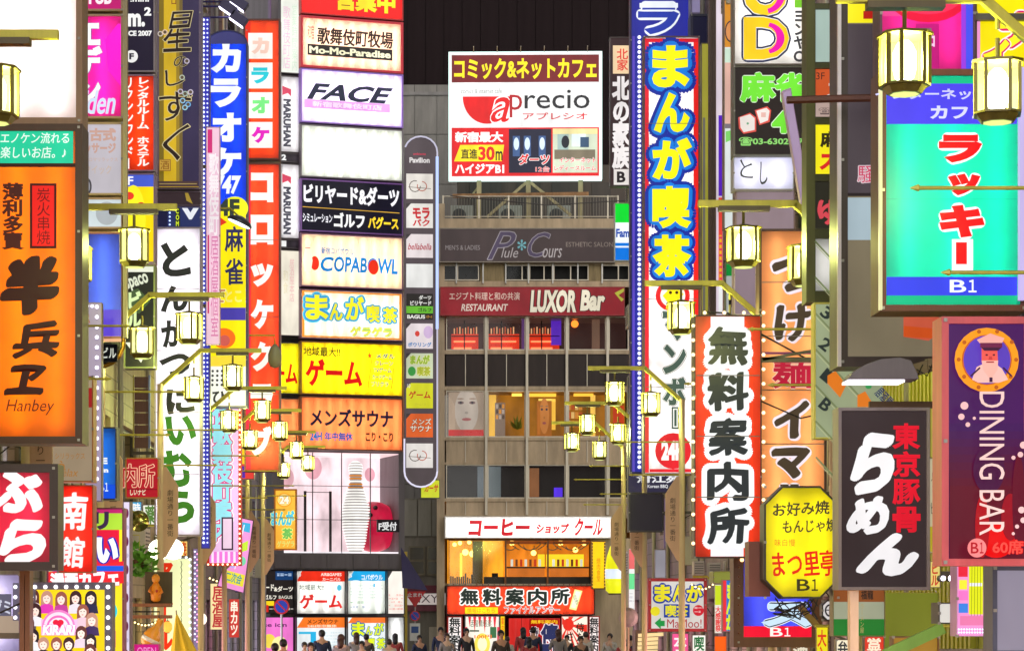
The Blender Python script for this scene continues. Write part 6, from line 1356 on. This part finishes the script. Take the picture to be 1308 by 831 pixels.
for i, (x, y, d_, t_) in enumerate(((214,800,43.5,'round paper lantern glowing orange beside the folded parasol'),(258,790,52,'round paper lantern glowing white between two lamp poles low on the left'))):
    p_ = empty('paper_lantern', (X(x,d_), d_, Z(y,d_)), t_, 'lantern'); k = d_/F
    MB().lathe((0,0,0), [(2.4*k,-7*k),(4.6*k,-5.4*k),(6*k,-2.6*k),(6.2*k,0),(6*k,2.6*k),(4.6*k,5.4*k),(2.4*k,7*k)], 16).build('shade', E(((255,160,60),(255,240,215),(255,190,90),(240,60,40))[i], 1.5, True, .2), p_, smooth=True)
    MB().lathe((0,0,0), [(2.6*k,7*k),(2.6*k,8*k)], 12).build('top_cap', D((30,26,26), .5), p_); MB().lathe((0,0,0), [(2.6*k,-8*k),(2.6*k,-7*k)], 12).build('bottom_cap', D((30,26,26), .5), p_)
    MB().tube([(0,0,8*k),(0,0,14*k),((-1 if x < 550 else 1)*1.4,.2,14*k)], .008, 5).build('hanger', D((40,34,30), .5), p_)
# ================================================================== PEOPLE
def skinned(name, nodes, edges, mat, sub=1):
    me = bpy.data.meshes.new(name); me.from_pydata([n[0] for n in nodes], edges, []); o = bpy.data.objects.new(name, me)
    sk = o.modifiers.new('s', 'SKIN'); sk.use_smooth_shade = True
    if sub: o.modifiers.new('b', 'SUBSURF').levels = sub
    for i, n in enumerate(nodes):
        r_ = n[1] if isinstance(n[1], tuple) else (n[1], n[1]); me.skin_vertices[0].data[i].radius = r_; me.skin_vertices[0].data[i].use_root = i == 0
    m2 = baked(o); m2.name = name
    bpy.data.objects.remove(o); bpy.data.meshes.remove(me); m2.materials.clear(); m2.materials.append(mat)
    for p in m2.polygons: p.use_smooth = True
    return m2
def make_person(skin, hairc, topc, legc, stride, armup, long, seed):
    rd = random.Random(seed)
    N = [((0,0,.95),(.15,.11))]; Ed = []
    def add(par, co, r): N.append((co, r)); Ed.append((par, len(N)-1)); return len(N)-1
    ch = add(0,(0,0,1.18),(.15,.105)); sh_ = add(ch,(0,.01,1.40),(.16,.095)); nk = add(sh_,(0,0,1.49),.055)
    hd = add(nk,(0,-.01,1.57),(.078,.088)); add(hd,(0,-.005,1.68),(.075,.088))
    ends = {}
    for s_ in (-1, 1):
        hip = add(0,(s_*.1,0,.88),.085); kn = add(hip,(s_*.1,-.05*stride*s_-.02,.48),.06); an = add(kn,(s_*.1,.10*stride*s_,.08),.04); add(an,(s_*.11,.10*stride*s_-.16,.04),.035)
        shd = add(sh_,(s_*.19,.0,1.39),.055)
        if armup and s_ > 0: el = add(shd,(s_*.26,-.05,1.13),.042); wr = add(el,(s_*.14,-.26,1.30),.028)
        else: el = add(shd,(s_*.25,.03,1.12),.042); wr = add(el,(s_*.25,-.05,.88),.028)
        W_ = Vector(N[wr][0]); dr = (W_-Vector(N[el][0])).normalized()
        pm = add(wr, tuple(W_+dr*.06), (.028,.018)); P0 = W_+dr*.09
        for q in range(4):
            side_ = Vector((0,1,0)) if abs(dr.y) < .7 else Vector((1,0,0)); b0 = P0+side_*(q-1.5)*.019
            f1 = add(pm, tuple(b0), .009); f2 = add(f1, tuple(b0+dr*.035+Vector((-s_*.008,0,0))), .008); add(f2, tuple(b0+dr*(.055+.01*(q in (1,2)))+Vector((-s_*.02,0,0))), .007)
        t1 = add(wr, tuple(W_+dr*.035+Vector((0,-.03,0))), .010); add(t1, tuple(W_+dr*.075+Vector((-s_*.01,-.04,0))), .008)
        ends[s_] = (Vector(N[shd][0]), Vector(N[el][0]), W_, kn, an)
    body = skinned('body', N, Ed, D(skin, .5, 0, .05))
    # coat
    C_ = [((0,0,.86),(.175,.135)),((0,0,1.18),(.172,.125)),((0,.01,1.40),(.175,.11)),((0,.005,1.47),(.08,.075))]; CE = [(0,1),(1,2),(2,3)]
    for s_ in (-1,1):
        a, b, c_, _, _ = ends[s_]; i0 = len(C_); C_ += [(tuple(a),.072),(tuple(b),.058),(tuple(b+(c_-b)*.9),.045)]; CE += [(2,i0),(i0,i0+1),(i0+1,i0+2)]
    coat = skinned('coat', C_, CE, D(topc, .7, 0, .15))
    T_ = [((0,0,.93),(.16,.12))]; TE = []
    for s_ in (-1,1):
        i0 = len(T_); T_ += [((s_*.1,0,.86),.098),(N[ends[s_][3]][0],.075),(N[ends[s_][4]][0],.062)]; TE += [(0,i0),(i0,i0+1),(i0+1,i0+2)]
    tr = skinned('trousers', T_, TE, D(legc, .7, 0, .15))
    # hair, face details
    h = MB().ball((0,.018,1.655), .108, 14, 9, (.93,1.02,1.02))
    if long: h.lathe((0,.045,1.36), [(.06,0),(.095,.06),(.1,.26)], 12)
    hair = MB(); keep = [f for f in h.f if not all(h.v[i][1] < -.03 and h.v[i][2] < 1.70 for i in f)]; hair.v = h.v; hair.f = keep
    hair = hair.mesh('hair'); hair.materials.append(D(hairc, .5, 0, .2)); [setattr(p, 'use_smooth', True) for p in hair.polygons]
    e = MB()
    for s_ in (-1,1): e.ball((s_*.03,-.092,1.625), .011, 6, 4)
    eyes = e.mesh('eyes'); eyes.materials.append(D((30,22,20), .3))
    n_ = MB().add([(0,-.092,1.63),(-.015,-.088,1.585),(.015,-.088,1.585),(0,-.115,1.59)], [(0,3,1),(0,2,3),(1,3,2)])
    for s_ in (-1,1): n_.ball((s_*.082,0,1.615), .022, 6, 5, (.5,.8,1.3))
    nose = n_.mesh('nose_and_ears'); nose.materials.append(D(skin, .5, 0, .05))
    mo = MB().box(-.022,.022,-.095,-.085,1.552,1.56).mesh('mouth'); mo.materials.append(D((150,70,66), .5))
    return [('body',body),('coat',coat),('trousers',tr),('hair',hair),('eyes',eyes),('nose_and_ears',nose),('mouth',mo)]
SK = [(214,170,140),(226,186,156),(200,150,120)]
protos = [
 (make_person(SK[0],(24,20,22),(40,38,44),(30,30,36),1,False,False,1),'short black hair, charcoal coat'),
 (make_person(SK[1],(70,42,30),(150,140,136),(50,50,60),-1,True,True,2),'long brown hair, grey jacket'),
 (make_person(SK[2],(30,24,24),(30,40,70),(60,56,50),.6,False,False,3),'short dark hair, navy jacket'),
 (make_person(SK[1],(26,20,24),(170,60,60),(30,30,34),-.6,False,True,4),'long black hair, red coat'),
 (make_person(SK[0],(56,44,36),(196,188,176),(44,40,40),.9,True,False,5),'short brown hair, cream shirt'),
 (make_person(SK[2],(20,18,20),(70,60,52),(34,32,36),-.9,False,False,6),'black hair, brown coat'),
]
spots = [(351,66),(362,70),(389,79),(397,72),(411,84),(436,78),(455,88),(462,80),(468,90),(497,84),(505,92),(536,91),(563,95),(571,90),(596,95),(640,84),(648,92),(668,96),(676,88),(681,94),(713,90),(724,96),(742,86),(748,94),(779,92),(797,84),(805,92),(838,72)]
wher = lambda x: ('by the pink panel' if x < 378 else 'by the red games panel' if x < 443 else 'by the blue capped panel' if x < 494 else 'at the yellow corner strip' if x < 524 else 'by the old grey shopfront' if x < 568 else 'by the yellow burst poster' if x < 640 else 'before the red shop curtain' if x < 716 else 'before the sunburst poster' if x < 770 else 'under the right lamp poles')
cntp = {}
for i, (x, d_) in enumerate(spots):
    d_ *= .84
    parts, desc = protos[(i*5+i//6) % 6]; key = (desc, wher(x)); 
    lab = 'pedestrian with %s, %s' % key
    if key in cntp: lab += ', farther right' if cntp[key] == 1 else ', rightmost'
    cntp[key] = cntp.get(key, 0)+1
    hgt = random.uniform(.88,1.07)
    o = empty('person', (X(x,d_), d_, .0), lab, 'person', 'people walking at the end of the street', random.choice((0,.3,-.4,3.1,2.8,3.4)))
    o.scale = (hgt,)*3
    for nm, me in parts: inst(nm, me, o, (0,0,0))
bpy.data.scenes.remove(TMP)
print('objects', len(bpy.data.objects), 'tris', sum(len(o.data.polygons) for o in bpy.data.objects if o.type == 'MESH'))
